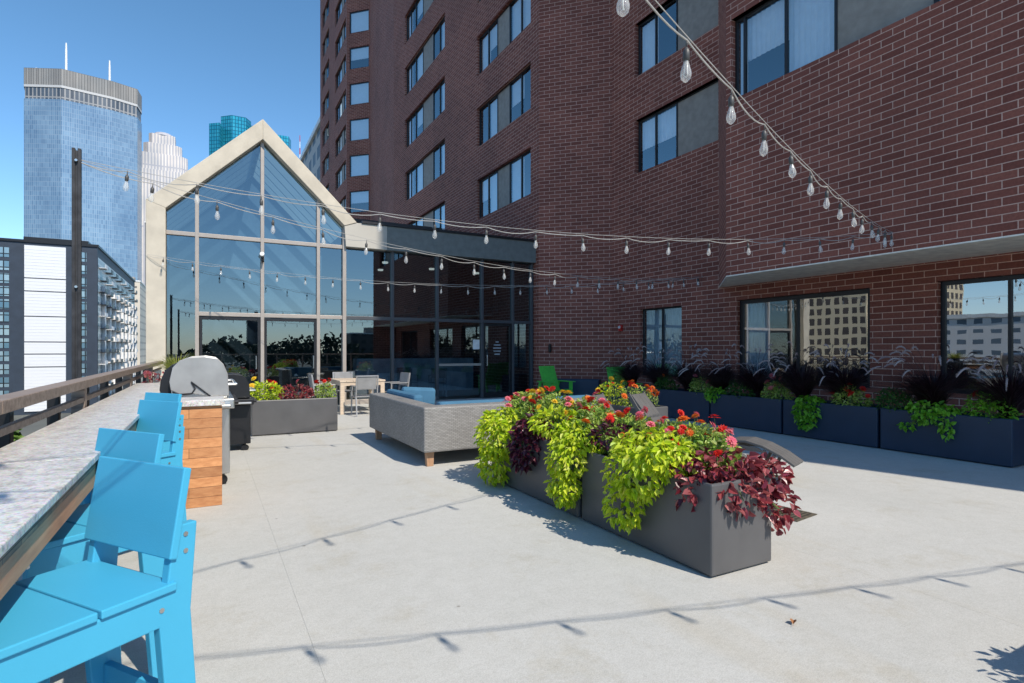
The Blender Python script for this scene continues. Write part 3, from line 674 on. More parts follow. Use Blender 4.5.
def plant(name,loc,blobs,n,L,W,mat,label,cat,group=None,down=.5,base=None,flowers=None,out=1.0,shell=.45,fs=1.0,up=.09):
    e=empty(name,loc,0,label,cat,group)
    foliage(blobs,n,L,W,down,out,shell).build('foliage',M[mat],e)
    s=MB(); stems(s,(0,0,0),blobs,6)
    if flowers:
        for (kind,cnt) in flowers:
            for _ in range(cnt):
                b=random.choice(blobs); v=rv().normalized(); v.z=abs(v.z)*.8+.3
                p=Vector((b[0]+v.x*b[3],b[1]+v.y*b[4],b[2]+v.z*b[5]+up*rnd()))
                o=bpy.data.objects.new('blossom',BL[kind]); col.objects.link(o); o.parent=e; o.location=p
                o.rotation_euler=(R(rnd()*80-20),R(rnd()*70-50),rnd()*6); sc=(.75+.6*rnd())*fs; o.scale=(sc,sc,sc)
                s.tube([p-Vector((0,0,.004)),p-Vector((rnd()*.04-.02,rnd()*.04-.02,.12))],.002,4,False)
    s.build('stem',M['stem'],e)
    return e
z0=.52
GL='lime green trailing vines in the central planters'
# lime vines hanging over the left face of the row (planter face x=2.70)
plant('trailing_vine',(2.78,2.99,z0),[(0,.0,.16,.26,.34,.15),(-.15,.05,.02,.14,.27,.18),(-.17,.14,-.22,.11,.17,.17),(-.03,-.17,.14,.18,.2,.12)],1700,.056,.032,'lime','large lime vine hanging down the face of the nearer central planter','vine',GL,.9)
plant('trailing_vine',(2.76,3.88,z0),[(0,0,.12,.2,.25,.12),(-.13,0,-.02,.13,.20,.18),(-.15,.0,-.25,.10,.15,.17)],1300,.056,.032,'lime','narrow lime vine hanging between the dark plum vine and the nearer planter','vine',GL,.9)
plant('trailing_vine',(2.80,5.22,z0),[(0,0,.12,.26,.34,.15),(-.17,-.05,-.03,.17,.30,.22),(-.20,-.05,-.29,.13,.22,.20)],1700,.060,.034,'lime','lime vine tumbling to the floor at the sofa end of the row','vine',GL,.9)
plant('trailing_vine',(2.80,4.25,z0),[(0,0,.22,.24,.3,.12)],500,.055,.032,'lime','low lime vine on top of the farther central planter','vine',GL,.4)
GB='burgundy trailing vines in the central planters'
plant('trailing_vine',(3.02,2.58,z0),[(0,0,.11,.26,.18,.11),(-.04,-.15,-.03,.22,.11,.12),(.2,-.10,0.02,.2,.15,.12),(.30,-.14,-.16,.12,.11,.16),(-.2,.06,.08,.14,.2,.12),(.36,-.05,.04,.1,.12,.1),(-.29,.02,-.04,.07,.12,.09)],1150,.058,.044,'burg','burgundy leaved vine spilling over the near end of the row','vine',GB,.5)
plant('trailing_vine',(2.77,4.58,z0),[(0,0,.12,.18,.26,.12),(-.13,0,-.02,.12,.2,.16),(-.14,.02,-.16,.08,.13,.10)],650,.06,.042,'plum','dark plum vine hanging over the farther central planter face','vine',GB,.7)
plant('trailing_vine',(2.85,3.50,z0),[(0,0,.2,.2,.22,.1)],190,.055,.036,'plum','small dark plum vine on top between the lime vines','vine',GB,.3)
GF='flowering bushes in the central planters'
fl=[('zinnia bush with pink and red blooms above the near burgundy vine',3.02,2.78,.30,[('pinkfl',4),('redfl',4),('orangefl',2)],.0),
    ('leafy bush with orange blooms on the far edge of the nearer planter',3.12,3.12,.30,[('orangefl',6),('redfl',2),('pinkfl',2)],.02),
    ('bush with orange and pink blooms over the gap between the two central planters',2.98,3.48,.32,[('orangefl',3),('redfl',2),('pinkfl',5)],.04),
    ('bushy plant with red blooms above the narrow lime vine',2.94,3.90,.34,[('redfl',5),('orangefl',3)],.08),
    ('tall pale green bush with peach and pink blooms on the farther planter',3.08,4.25,.38,[('pinkfl',6),('orangefl',3),('yellowfl',2)],.12),
    ('bush dotted with yellow and red blooms behind the dark plum vine',2.98,4.62,.40,[('yellowfl',4),('redfl',3),('pinkfl',2)],.10),
    ('yellow green bush with red blooms just before the sofa end of the row',3.0,4.95,.38,[('redfl',4),('yellowfl',4)],.08),
    ('farthest flowering bush of the row, red and pink blooms against the sofa',3.02,5.25,.38,[('redfl',4),('pinkfl',4)],.06)]
for l,x,y,h,f_,dz in fl:
    plant('flowering_bush',(x,y,z0),[(0,0,h*.45,.22,.27,h*.5),(.05,.05,h*.8,.15,.2,h*.3)],1500,.046,.022,'bush',l,'flowering plant',GF,-.25,flowers=[(k_,int(n_*1.8)) for k_,n_ in f_],out=.9,shell=.2,fs=1.08)
# planter behind the loungers
plant('flowering_bush',(5.62,6.35,z0),[(0,0,.12,.24,.3,.15),(0,.1,.24,.18,.25,.10)],520,.042,.018,'bush','bush with bright orange blooms beside the upright lounger back','flowering plant',None,-.2,flowers=[('orangefl',9),('redfl',3)],shell=.2,fs=1.3)
plant('flowering_bush',(5.60,7.0,z0),[(0,0,.12,.24,.3,.15),(0,.0,.26,.18,.25,.11)],480,.042,.018,'lime','yellow green bush behind the orange blooms and loungers','flowering plant',None,-.2,flowers=[('yellowfl',5),('redfl',3)],shell=.2,fs=1.2)
plant('flowering_bush',(3.30,.34,z0),[(0,0,.05,.34,.34,.10),(0,-.5,.2,.25,.35,.2)],1300,.05,.03,'bush','added unseen bush in the shadow casting planter off to the right','flowering plant',None,-.2,flowers=[('redfl',4)],shell=.2)  # added with its planter to shape the corner shadow
# planter by the gable
GG='plants in the planter before the gable doors'
plant('flowering_bush',(.85,10.2,z0),[(0,0,.16,.3,.22,.18)],560,.055,.03,'lime','lime bush at the grill end of the planter before the doors','flowering plant',GG,0,flowers=[('redfl',3),('yellowfl',2)],shell=.2,fs=1.5)
plant('flowering_bush',(1.35,10.2,z0),[(0,0,.13,.28,.22,.15)],460,.055,.034,'burg','burgundy leaved plant in the middle of the planter before the doors','flowering plant',GG,0,flowers=[('pinkfl',2)],shell=.2,fs=1.5)
plant('flowering_bush',(1.82,10.2,z0),[(0,0,.15,.18,.2,.15)],380,.05,.024,'bush','green plant with red blooms at the table end of the planter','flowering plant',GG,0,flowers=[('redfl',8)],shell=.2,fs=1.5)
def grass(name,loc,n,h,spread,mat,label,cat,group=None,plumes=0,pl=.16,wd=.006,lean=(0,0)):
    e=tag(empty(name,loc,0,label,cat,group),kind='thing'); m=MB()
    def arc(k,hh,sp):
        t=rnd()*6.283; d=Vector((math.cos(t)+lean[0],math.sin(t)+lean[1],0)); a=sp*(.3+.7*rnd()); b0=Vector((math.cos(t),math.sin(t),0))*rnd()*.07
        pts=[]
        for i in range(k+1):
            s=i/k; pts.append(b0+d*a*s**1.6+Vector((0,0,hh*(1.35*s-.55*s*s*(a/sp+.3)))))
        return pts,d
    for _ in range(n):
        pts,d=arc(5,h*(.6+.4*rnd()),spread); side=Vector((-d.y,d.x,0)).normalized()*wd; k=len(pts)
        V=[];F=[]
        for i,p in enumerate(pts):
            w_=(1-i/(k-1))**.6; V+= [p-side*w_,p+side*w_+Vector((0,0,.001))]
        for i in range(k-1): F.append((2*i,2*i+1,2*i+3,2*i+2))
        m.mesh_faces(V,F)
    m.build('foliage',M[mat],e)
    if plumes:
        s=MB(); q=MB()
        for _ in range(plumes):
            pts,d=arc(7,h*(1.0+.35*rnd()),spread*.8); s.tube(pts,.0022,4,False)
            p=pts[-1]; dr=(pts[-1]-pts[-2]).normalized(); w0=p
            prev=None
            nseg=7; ctr=[]
            for i in range(nseg+1):
                tt=i/nseg; ctr.append(p+dr*pl*tt+Vector((0,0,-.75*pl*tt*tt)))
            q.tube(ctr,[.004,.008,.010,.0105,.010,.009,.006,.002],6)
            for _b in range(46):
                i=rnd(); c=p+dr*pl*i+Vector((0,0,-.75*pl*i*i)); v=rv().normalized(); q.leaf(c,v+dr*1.4,v.cross(dr),.024,.004)
        s.build('stem',M['purplegrass'],e); q.build('plume',M['plume'],e)
    return e
GP='dark purple fountain grasses in the wall planters'
gl=['purple grass at the open end of the nearest wall planter','full purple grass rising before the right hand window','purple grass at the joint right of the bright vine','dense purple grass under the reflected building','purple grass beside the pale window curtain','purple grass at the left edge of the wide window','purple grass between the two windows','purple grass before the curtained window','farthest purple grass beyond the curtained window']
gy=[3.12,3.95,5.15,5.85,6.75,7.5,8.35,9.2,10.1]
for k,(y,l) in enumerate(zip(gy,gl)):
    grass('fountain_grass',(8.68,y,z0),900,.74,.62,'purplegrass',l,'ornamental grass',GP,plumes=20 if k<6 else 22,wd=.006,pl=.19,lean=(-.4,0))
GV='green plants at the front of the wall planters'
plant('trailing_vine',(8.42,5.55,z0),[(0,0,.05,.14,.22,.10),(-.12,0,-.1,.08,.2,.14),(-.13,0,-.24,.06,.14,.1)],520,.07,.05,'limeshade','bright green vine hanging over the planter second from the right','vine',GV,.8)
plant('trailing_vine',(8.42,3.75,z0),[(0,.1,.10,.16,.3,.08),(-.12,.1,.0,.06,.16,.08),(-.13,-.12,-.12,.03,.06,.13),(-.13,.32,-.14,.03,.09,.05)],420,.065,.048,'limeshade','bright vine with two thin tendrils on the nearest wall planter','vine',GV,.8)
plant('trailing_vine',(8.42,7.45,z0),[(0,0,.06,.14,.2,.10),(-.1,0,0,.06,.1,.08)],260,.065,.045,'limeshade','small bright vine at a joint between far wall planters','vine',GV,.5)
gp=[(3.25,'green plant with a pale flower at the near end of the wall row',[('yellowfl',1),('redfl',1)]),(4.35,'dusky green plant left of the tendril vine',[]),(4.95,'green plant with deep red blooms near the joint of two wall planters',[('redfl',8)]),
    (6.2,'green plant with pink blooms left of the hanging vine',[('pinkfl',7)]),(6.95,'plain green plant in the third wall planter',[('pinkfl',1)]),(7.85,'green plant with a magenta bloom in the fourth wall planter',[('pinkfl',2)]),(8.8,'green plant in the shade before the window edge',[('orangefl',1)]),(10.3,'pale green plant at the far end of the wall row',[])]
for y,l,f_ in gp:
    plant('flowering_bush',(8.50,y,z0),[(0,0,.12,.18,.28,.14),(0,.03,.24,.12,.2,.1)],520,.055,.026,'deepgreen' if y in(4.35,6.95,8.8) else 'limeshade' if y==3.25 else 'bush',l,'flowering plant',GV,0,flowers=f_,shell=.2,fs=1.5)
grass('fountain_grass',(-.36,9.0,1.0),420,.38,.34,'yellowgrass','yellow green grass in a black tub behind the grill hood','ornamental grass',None,plumes=0,wd=.006)
e=empty('plant_tub',(-.36,9.0,.95),0,'black round tub on the counter end holding yellow grass','tub'); f=MB(); f.lathe([(.10,.003),(.14,.16),(.15,.16),(.15,.18),(.12,.18)],20); f.build('body',M['black'],e)
plant('flowering_bush',(-.62,9.6,.35),[(0,0,.5,.2,.3,.22)],300,.05,.024,'burg','dusky pink bush beyond the end of the counter','flowering plant',None,0,flowers=[('pinkfl',4)],shell=.2,fs=1.4)
e=empty('plant_tub',(-.62,9.6,0),0,'tall grey tub beyond the counter holding a dusky bush','tub'); f=MB(); f.lathe([(.16,.003),(.22,.6),(.23,.6),(.23,.64),(.19,.64)],20); f.build('body',M['planter'],e)

# ---------------------------------------------------------------- wicker sofa
s=empty('corner_sofa',(3.6,7.6,0),0,'grey wicker corner sofa with blue cushions, its back to the camera','sofa')
def sb(mb,name,mat,bevel=0):
    o=mb.build(name,mat,s,bevel); o.location=(-3.6,-7.6,0); return o
f=MB(); f.prism([(2.25,6.3),(4.95,6.3),(4.95,6.55),(2.50,6.55),(2.50,8.85),(2.25,8.85)],lambda a,b2,t:(a,b2,t),.18,.72); boxuv(sb(f,'back_frame',M['wicker'],.02))
f=MB(); f.prism([(2.5,6.55),(4.95,6.55),(4.95,7.3),(3.3,7.3),(3.3,8.85),(2.5,8.85)],lambda a,b2,t:(a,b2,t),.18,.36); boxuv(sb(f,'seat_frame',M['wicker'],.015))
for a,b2 in(((2.51,6.56),(3.7,7.32)),((3.71,6.56),(4.94,7.32)),((2.51,7.33),(3.32,8.84))):
    f=MB(); f.box((*a,.362),(*b2,.50)); sb(f,'seat_cushion',M['teal'],.04)
for a,b2 in(((2.51,7.45,.5),(2.66,8.83,.775)),((2.55,6.57,.50),(3.7,6.72,.745)),((3.72,6.57,.5),(4.93,6.72,.745))):
    f=MB(); f.box(a,b2); sb(f,'back_cushion',M['teal'],.04)
f=MB(); f.beam((2.75,8.78,.66),(3.32,8.78,.62),.14,.30); sb(f,'throw_pillow',M['teal'],.05)
for x,y in((2.36,6.42),(4.85,6.42),(2.36,8.7),(3.2,8.7),(4.85,7.2)):
    f=MB(); f.prism([(-.04,0),(.04,0),(.05,.18),(-.05,.18)],lambda a,b2,t:(x+a,y+t,b2),-.035,.035); sb(f,'leg',M['legwood'],.003)

# ---------------------------------------------------------------- loungers
def lounger():
    r=empty('chaise_lounge',(0,0,0),0,'x','lounge chair','grey curved plastic loungers behind the central planters')
    # profile in (y,z): head at +y
    P=[(.98,.84),(.86,.70),(.70,.50),(.52,.32),(.34,.24),(.16,.25),(-.04,.32),(-.24,.395),(-.42,.41),(-.60,.37),(-.78,.29),(-.92,.20)]
    for k in range(4):
        x0=-.172+k*.087; f=MB(); top=[(y,z) for y,z in P]; bot=[]
        for i,(y,z) in enumerate(P):
            a=P[max(i-1,0)];c=P[min(i+1,len(P)-1)]; dx,dz=c[0]-a[0],c[1]-a[1]; L_=math.hypot(dx,dz); bot.append((y-(-dz/L_)*.022*-1,z-abs(dx/L_)*.022-.004))
        V=[];F=[]; nn=len(P)
        for (y,z),(yb,zb) in zip(top,bot): V+=[(x0,y,z),(x0+.083,y,z),(x0+.083,yb,zb),(x0,yb,zb)]
        for i in range(nn-1):
            for j in range(4): F.append((4*i+j,4*i+(j+1)%4,4*(i+1)+(j+1)%4,4*(i+1)+j))
        F+=[(0,1,2,3),(4*nn-4,4*nn-1,4*nn-2,4*nn-3)]
        f.mesh_faces(V,F); f.build('slat',M['chairgrey'],r,.003)
    for x in(-.16,.16):
        f=MB(); f.prism([(1.0,.855),(.885,.685),(.72,.48),(.55,.325),(.5,.27),(.60,.30),(.76,.45),(.93,.67),(1.03,.83)],lambda a,b2,t:(t,a,b2),x*1.14-.012,x*1.14+.012); f.build('back_rail',M['chairgrey'],r)
        f=MB(); f.prism([(.55,.31),(.34,.215),(.05,.25),(-.25,.36),(-.55,.34),(-.60,.30),(-.30,.30),(0,.20),(.34,.16),(.6,.28)],lambda a,b2,t:(t,a,b2),x-.015,x+.015); f.build('rail',M['chairgrey'],r)
        for (ya,za,yb) in((-.62,.32,-.46),(-.72,.28,-.58),(.55,.27,.62)):
            f=MB(); f.beam((x,ya,za),(x,yb,0.0),.025,.035); f.build('leg',M['chairgrey'],r)
    return r
lg=lounger()
place(lg,True,(5.20,4.62,0),R(20),'right hand grey lounger whose curved foot end sticks out past the flowers')
place(lg,False,(4.60,4.72,0),R(20),'left hand grey lounger mostly hidden behind the flowering bushes')

# ---------------------------------------------------------------- table and chairs
t=empty('dining_table',(3.02,12.95,0),0,'square outdoor dining table in pale wood before the glass doors','table')
for k in range(7):
    f=MB(); x=-.5+k*.1437; f.box((x,-.55,.70),(x+.138,.55,.735)); f.build('slat',M['teak'],t,.003)
f=MB(); f.box((-.48,-.53,.62),(.48,-.49,.70)); f.box((-.48,.49,.62),(.48,.53,.70)); f.box((-.48,-.49,.62),(-.44,.49,.70)); f.box((.44,-.49,.62),(.48,.49,.70)); f.build('apron',M['teak'],t)
for x in(-.44,.44):
    for y in(-.49,.49): f=MB(); f.box((x-.045,y-.045,0),(x+.045,y+.045,.70)); f.build('leg',M['teak'],t,.004)
def dchair():
    r=empty('dining_chair',(0,0,0),0,'x','chair','grey sling dining chairs around the outdoor table')
    # faces -y
    f=MB(); f.box((-.21,-.21,.40),(.21,.20,.42)); f.build('seat',M['sling'],r,.006)
    f=MB(); f.prism([(.20,.56),(.25,.84),(.235,.845),(.185,.56)],lambda a,b2,t2:(t2,a,b2),-.205,.205); f.build('backrest',M['sling'],r,.004)
    for s_ in(-1,1):
        f=MB(); f.beam((s_*.225,.27,0),(s_*.225,.19,.42),.025,.03,(0,1,0)); f.beam((s_*.225,.19,.42),(s_*.225,.255,.86),.025,.03,(0,1,0)); f.build('leg',M['alu'],r)
        f=MB(); f.beam((s_*.225,-.22,0),(s_*.225,-.21,.62),.025,.03,(0,1,0)); f.build('leg',M['alu'],r)
        f=MB(); f.box((s_*.225-.022,-.24,.62),(s_*.225+.022,.22,.64)); f.build('armrest',M['alu'],r,.003)
        f=MB(); f.box((s_*.225-.012,-.21,.385),(s_*.225+.012,.21,.41)); f.build('side_rail',M['alu'],r)
    f=MB(); f.box((-.215,.19,.835),(.215,.215,.86) if 0 else (.215,.215,.86)); 
    f=MB(); f.beam((-.22,.253,.85),(.22,.253,.85),.03,.025); f.build('top_rail',M['alu'],r)
    return r
dc=dchair()
place(dc,True,(2.98,12.12,0),R(180),'grey sling chair nearest the camera, its back before the table')
place(dc,False,(2.93,13.85,0),R(0),'grey sling chair on the far side of the table against the glass')
place(dc,False,(3.92,12.95,0),R(-82),'grey sling chair turned sideways at the right end of the table')
place(dc,False,(2.25,12.95,0),R(90),'grey sling chair at the left end of the table by the planter')
GI='dark chairs inside the glazed link'
for k,(x,y,rz,l) in enumerate([(4.9,15.8,200,'dark chair inside the link left of the mullion'),(6.1,15.9,170,'dark chair inside the link nearest the door'),(5.4,16.6,10,'dark chair inside the link farther from the glass')]):
    o=place(dc,False,(x,y,0),R(rz),l,GI)
# green chairs
def green_chair():
    r=empty('adirondack_chair',(0,0,0),0,'x','chair','green plastic garden chairs in the shade')
    for k in range(5):
        f=MB(); x=-.26+k*.105; f.prism([(.15,.30),(.42,.95),(.395,.96),(.125,.31)],lambda a,b2,t2:(t2,a,b2),x,x+.101); f.build('back_slat',M['green'],r,.003)
        f=MB(); f.box((-.26,-.32+k*.1,.33-.02*k),(.26,-.225+k*.1,.35-.02*k)); f.build('seat_slat',M['green'],r,.003)
    for s_ in(-1,1):
        f=MB(); f.box((s_*.33-.06,-.38,.54),(s_*.33+.06,.32,.56)); f.build('armrest',M['green'],r,.004)
        f=MB(); f.box((s_*.31-.015,-.34,0),(s_*.31+.015,-.22,.54)); f.build('leg',M['green'],r)
        f=MB(); f.prism([(.2,.54),(.3,.54),(.5,0),(.4,0)],lambda a,b2,t2:(t2,a,b2),s_*.31-.015,s_*.31+.015); f.build('leg',M['green'],r)
    return r
gc=green_chair()
place(gc,True,(8.28,12.75,0),R(5),'green garden chair by the corner of the glazed link')
place(gc,False,(9.3,11.2,0),R(-15),'green garden chair mostly hidden behind the purple grass')

# ---------------------------------------------------------------- drain cover, leaf
e=empty('drain_cover',(4.36,3.08,.004),R(8),'dark square drain cover set in the concrete behind the planter','drain cover')
f=MB(); f.box((-.17,-.17,0),(.17,.17,.004)); f.build('plate',plain('rusty drain plate',(.10,.085,.06),.8,0,.4,25),e)
f=MB()
for k in range(8): f.box((-.13,-.14+k*.037,.004),(.13,-.125+k*.037,.008))
f.build('grate',plain('drain grate',(.045,.04,.03),.7),e)
e=empty('dry_leaf',(2.63,1.82,.004),R(20),'curled dry brown leaf on the sunlit concrete','leaf')
f=MB(); f.leaf(Vector((-.02,0,.004)),Vector((1,.2,.12)),Vector((0,0,1)),.055,.032,.5); f.build('blade',plain('dry leaf',(.34,.16,.07),.8),e)
s_=MB(); s_.tube([(-.02,0,.005),(-.045,-.006,.006)],.001,4); s_.build('stem',plain('dry stem',(.25,.12,.06),.8),e)

# ---------------------------------------------------------------- string lights
def bulb_meshes():
    f=MB(); f.tube([(0,0,0),(0,0,-.045)],.004,6); f.lathe([(.010,-.105),(.016,-.10),(.017,-.06),(.012,-.05),(.006,-.04)],10); so_=f.build('socket',M['socket'],None,0,True); a=so_.data; bpy.data.objects.remove(so_)
    f=MB(); f.lathe([(.001,-.205),(.012,-.198),(.022,-.187),(.026,-.170),(.025,-.155),(.018,-.13),(.012,-.108),(.010,-.10)],14); o=f.build('bulb',M['bulb'],None,0,True); b_=o.data; bpy.data.objects.remove(o)
    return a,b_
SM,BM=bulb_meshes()
f=MB(); f.tube([(.004,0,-.105),(.007,0,-.14),(.010,0,-.168),(0,.004,-.178),(-.010,0,-.168),(-.007,0,-.14),(-.004,0,-.105)],.0022,4); o=f.build('filament',plain('pale filament holder',(.8,.78,.7),.4)); FM=o.data; bpy.data.objects.remove(o)
def string_light(p,q,sag,label,step=.6,start=.45,cordsag=.035):
    p=Vector(p);q=Vector(q);L_=(q-p).length; e=empty('string_lights',p,0,label,'string lights','strings of bulbs hung across the terrace')
    P=lambda s:(q-p)*s-Vector((0,0,4*sag*s*(1-s)))
    w_=MB(); w_.tube([P(i/40) for i in range(41)],.0028,5); w_.build('support_wire',M['cord'],e)
    c=MB(); pts=[]; hooks=[]; d=start
    while d<L_-.1: hooks.append(d/L_); d+=step
    st=[0]+hooks+[1]
    for a,b2 in zip(st[:-1],st[1:]):
        for k in range(6):
            t_=k/6; pts.append(P(a+(b2-a)*t_)-Vector((0,0,.018+cordsag*(.8+.5*math.sin(a*37))*4*t_*(1-t_))))
    pts.append(P(1)); c.tube(pts,.0045,5); c.build('cord',M['cord'],e)
    for i,h in enumerate(hooks):
        o=bpy.data.objects.new('socket',SM); col.objects.link(o); o.parent=e; o.location=P(h)-Vector((0,0,.012)); o.rotation_euler=(R(5*math.sin(i*3.1)),R(5*math.cos(i*2.3)),i)
        b_=bpy.data.objects.new('bulb',BM); col.objects.link(b_); b_.parent=o
        c_=bpy.data.objects.new('filament',FM); col.objects.link(c_); c_.parent=o
PT=(-1.09,6.67,3.22); P2=(-1.09,.75,3.12); W1=(8.84,4.55,3.13); W2=(10.25,9.43,3.14)
string_light(PT,W1,.36,'string of bulbs from the near pole to the overhanging brick wall',start=.42)
string_light(PT,W2,.44,'string of bulbs from the near pole to the recessed brick wall',start=.62)
string_light((-1.15,14.45,3.48),W2,.42,'lowest string of bulbs starting on the cream gable pillar',start=.35)
string_light(P2,W1,.28,'string of bulbs passing overhead to the overhanging brick wall',start=.3)
string_light(P2,(8.84,-1.75,3.1),.36,'string of bulbs behind the camera that shadows the near concrete',start=.42)

# ---------------------------------------------------------------- city
def uvbox(m,x0,y0,x1,y1,z0,z1):
    c=[(x0,y0),(x1,y0),(x1,y1),(x0,y1)]; s=0
    for k in range(4):
        a,b2=c[k],c[(k+1)%4]; L_=math.hypot(b2[0]-a[0],b2[1]-a[1])
        m.face([(a[0],a[1],z0),(b2[0],b2[1],z0),(b2[0],b2[1],z1),(a[0],a[1],z1)],[(s,z0),(s+L_,z0),(s+L_,z1),(s,z1)]); s+=L_
    m.face([(x,y,z1) for x,y in c],[(0,0)]*4)
def polyb(m,pts,z0,z1):
    s=0;n=len(pts)
    for k in range(n):
        a,b2=pts[k],pts[(k+1)%n]; L_=math.hypot(b2[0]-a[0],b2[1]-a[1])
        m.face([(a[0],a[1],z0),(b2[0],b2[1],z0),(b2[0],b2[1],z1),(a[0],a[1],z1)],[(s,z0),(s+L_,z0),(s+L_,z1),(s,z1)]); s+=L_
    m.face([(x,y,z1) for x,y in pts],[(0,0)]*n)
# blue glass skyscraper
T=empty('skyscraper',(-90,610,GZ),0,'tall blue glass skyscraper with a grey louvred crown and two white masts','skyscraper')
def tb(m,name,mat): o=m.build(name,mat,T); o.location=(90,-610,-GZ); return o
PP=[(-135.9,612.6),(-108.4,599.8),(-73.6,606),(-55.9,613.8),(-53.9,630),(-60,662),(-128,668),(-140.5,642)]
cw=curtainwall('blue curtain wall',(.15,.25,.36),(.22,.34,.45),(.30,.38,.46),1.55,4.0,.16,.25,.3)
def shrink(P,k): 
    cx=sum(p[0] for p in P)/len(P);cy=sum(p[1] for p in P)/len(P); return [(cx+(x-cx)*k,cy+(y-cy)*k) for x,y in P]
m=MB(); polyb(m,PP,GZ,214); tb(m,'tower_body',cw)
m=MB(); polyb(m,shrink(PP,.985),214,224); tb(m,'dark_band',curtainwall('dark louvre band',(.04,.06,.09),(.10,.13,.17),(.3,.3,.3),3.2,12,.5,.5,0))
m=MB(); polyb(m,PP,224,226); tb(m,'ledge',plain('pale ledge',(.5,.5,.5),.7))
m=MB(); polyb(m,PP,226,240); tb(m,'crown',curtainwall('grey louvred crown',(.22,.215,.21),(.30,.295,.285),(.12,.12,.12),2.0,30,.25,.7,0))
for x,y,z1 in((-107,610,267),(-77,616,262)):
    m=MB(); m.tube([(x,y,240),(x,y,z1-8),(x,y,z1)],[.9,.8,.5],6); tb(m,'mast',M['white'])
for k in range(9):
    m=MB(); x=-128+k*7.5; y=609+(.9 if k>4 else 0)*(k-4)*1.5; m.box((x,y+3,240),(x+2.2,y+5,241.6+(k*7%3)*.7)); tb(m,'rooftop_unit',M['white'])
# white stepped tower
T2=empty('skyscraper',(-40,610,GZ),0,'pale ribbed skyscraper with a stepped rounded crown beside the gable','skyscraper')
rib=curtainwall('pale ribbed stone',(.62,.58,.55),(.70,.66,.62),(.42,.42,.46),2.6,60,.7,.7,0)
for (a,b2,z1,name) in((-64,-14,176,'tower_body'),(-60,-17,192,'setback'),(-54,-22,202,'setback'),(-49.5,-27.5,211.5,'crown')):
    m=MB(); c=.12*(b2-a); q=(z1-176)*.05; polyb(m,[(a+c,640+q),(b2-c,640+q),(b2,640+c+q),(b2,660-q),(a,660-q),(a,640+c+q)],GZ,z1); o=m.build(name,rib,T2); o.location=(40,-610,-GZ)
m=MB(); m.tube([(-38,650,211),(-38,650,214),(-38,650,215)],[9,7,3],16); o=m.build('dome',rib,T2); o.location=(40,-610,-GZ)
# teal tower
T3=empty('skyscraper',(10,700,GZ),0,'teal glass tower with stepped faceted tops behind the gable','skyscraper')
tealg=curtainwall('teal curtain wall',(.02,.30,.42),(.05,.42,.52),(.01,.12,.18),3.0,4.0,.35,.2,.4)
for (pts,z1,nm) in(([(2,690),(12,682),(17,700),(8,715)],247,'tower_wing'),([(13.5,700),(24,690),(38,690),(44,700),(38,716),(16,716)],260.5,'tower_body'),([(44,700),(56,692),(66,704),(60,720),(44,720)],256,'tower_wing'),([(66,700),(84,700),(88,712),(80,726),(66,722)],251,'tower_wing')):
    m=MB(); polyb(m,pts,GZ,z1); o=m.build(nm,tealg,T3); o.location=(-10,-700,-GZ)
T4=empty('radio_mast',(77,560,GZ),0,'thin red and white radio mast rising behind the gable roof','mast')
for k in range(8):
    m=MB(); m.tube([(0,0,170+k*6),(0,0,176+k*6)],[.7-.05*k,.65-.05*k],5); m.build('segment',M['red'] if k%2 else M['white'],T4)
m=MB(); m.lathe([(2,0),(.8,170)],6); m.build('base',M['white'],T4)
# dark and white apartment block
A=empty('apartment_block',(-24,172,GZ),0,'dark navy apartment block with a white panelled stripe and balconies down its side','building')
def ab(m,name,mat,parent=A,off=True): 
    o=m.build(name,mat,parent)
    if off:o.location=(24,-172,-GZ)
    return o
navy=plain('navy metal cladding',(.028,.042,.065),.6,0,.15,.5)
m=MB(); m.box((-75,172,GZ),(-24,254,27)); ab(m,'wall',navy)
m=MB(); m.box((-75.3,171.7,27),(-23.7,254.3,27.6)); ab(m,'parapet',M['black'])
zz=[26.3,18.4,15.3,9.3,3.2,.3,-2.8,-8.9,-13.5]
whitep=plain('white corrugated panel',(.72,.73,.75),.6,0,.03)
for a,b2 in zip(zz[:-1],zz[1:]):
    m=MB(); m.box((-38,171.7,b2+.25),(-30.2,171.99,a)); k=1
    z=b2+.9
    while z<a-.3: m.box((-38,171.66,z),(-30.2,171.7,z+.05)); z+=.75
    ab(m,'white_panel',whitep)
wg=glass('block window glass',(.25,.35,.42),.5,(.8,.95,1)); 
wnd=curtainwall('block windows',(.10,.20,.27),(.35,.47,.52),(.02,.025,.03),1.1,1.6,.12,.2,.3)
for x0,x1 in((-43,-40.8),(-27.6,-26.2),(-60,-52)):
    for k in range(13):
        m=MB(); z=24.2-k*3.05; m.face([(x0,171.93,z-1.0),(x1,171.93,z-1.0),(x1,171.93,z+1.3),(x0,171.93,z+1.3)],[(x0,z-1),(x1,z-1),(x1,z+1.3),(x0,z+1.3)]); ab(m,'window',wnd)
wh2=plain('white balcony panel',(.75,.74,.72),.7)
wnd2=curtainwall('side block windows',(.05,.08,.11),(.42,.46,.48),(.5,.5,.5),1.7,1.35,.2,.3,.1)
m=MB(); m.face([(-23.95,172.6,GZ+1),(-23.95,253,GZ+1),(-23.95,253,24.6),(-23.95,172.6,24.6)],[(0,0),(80,0),(80,38),(0,38)]); ab(m,'side_glazing',wnd2)
for r_ in range(12):
    for c_ in range(8):
        y=174+c_*10+ (r_%2)*1.5; z=23.3-r_*3.05; m=MB(); m.box((-23.9,y,z-1.2),(-22.6,y+4.2,z-1.08)); m.box((-22.68,y,z-1.08),(-22.62,y+4.2,z-.2)); ab(m,'balcony',M['black'] if (r_*3+c_)%4 else wh2)
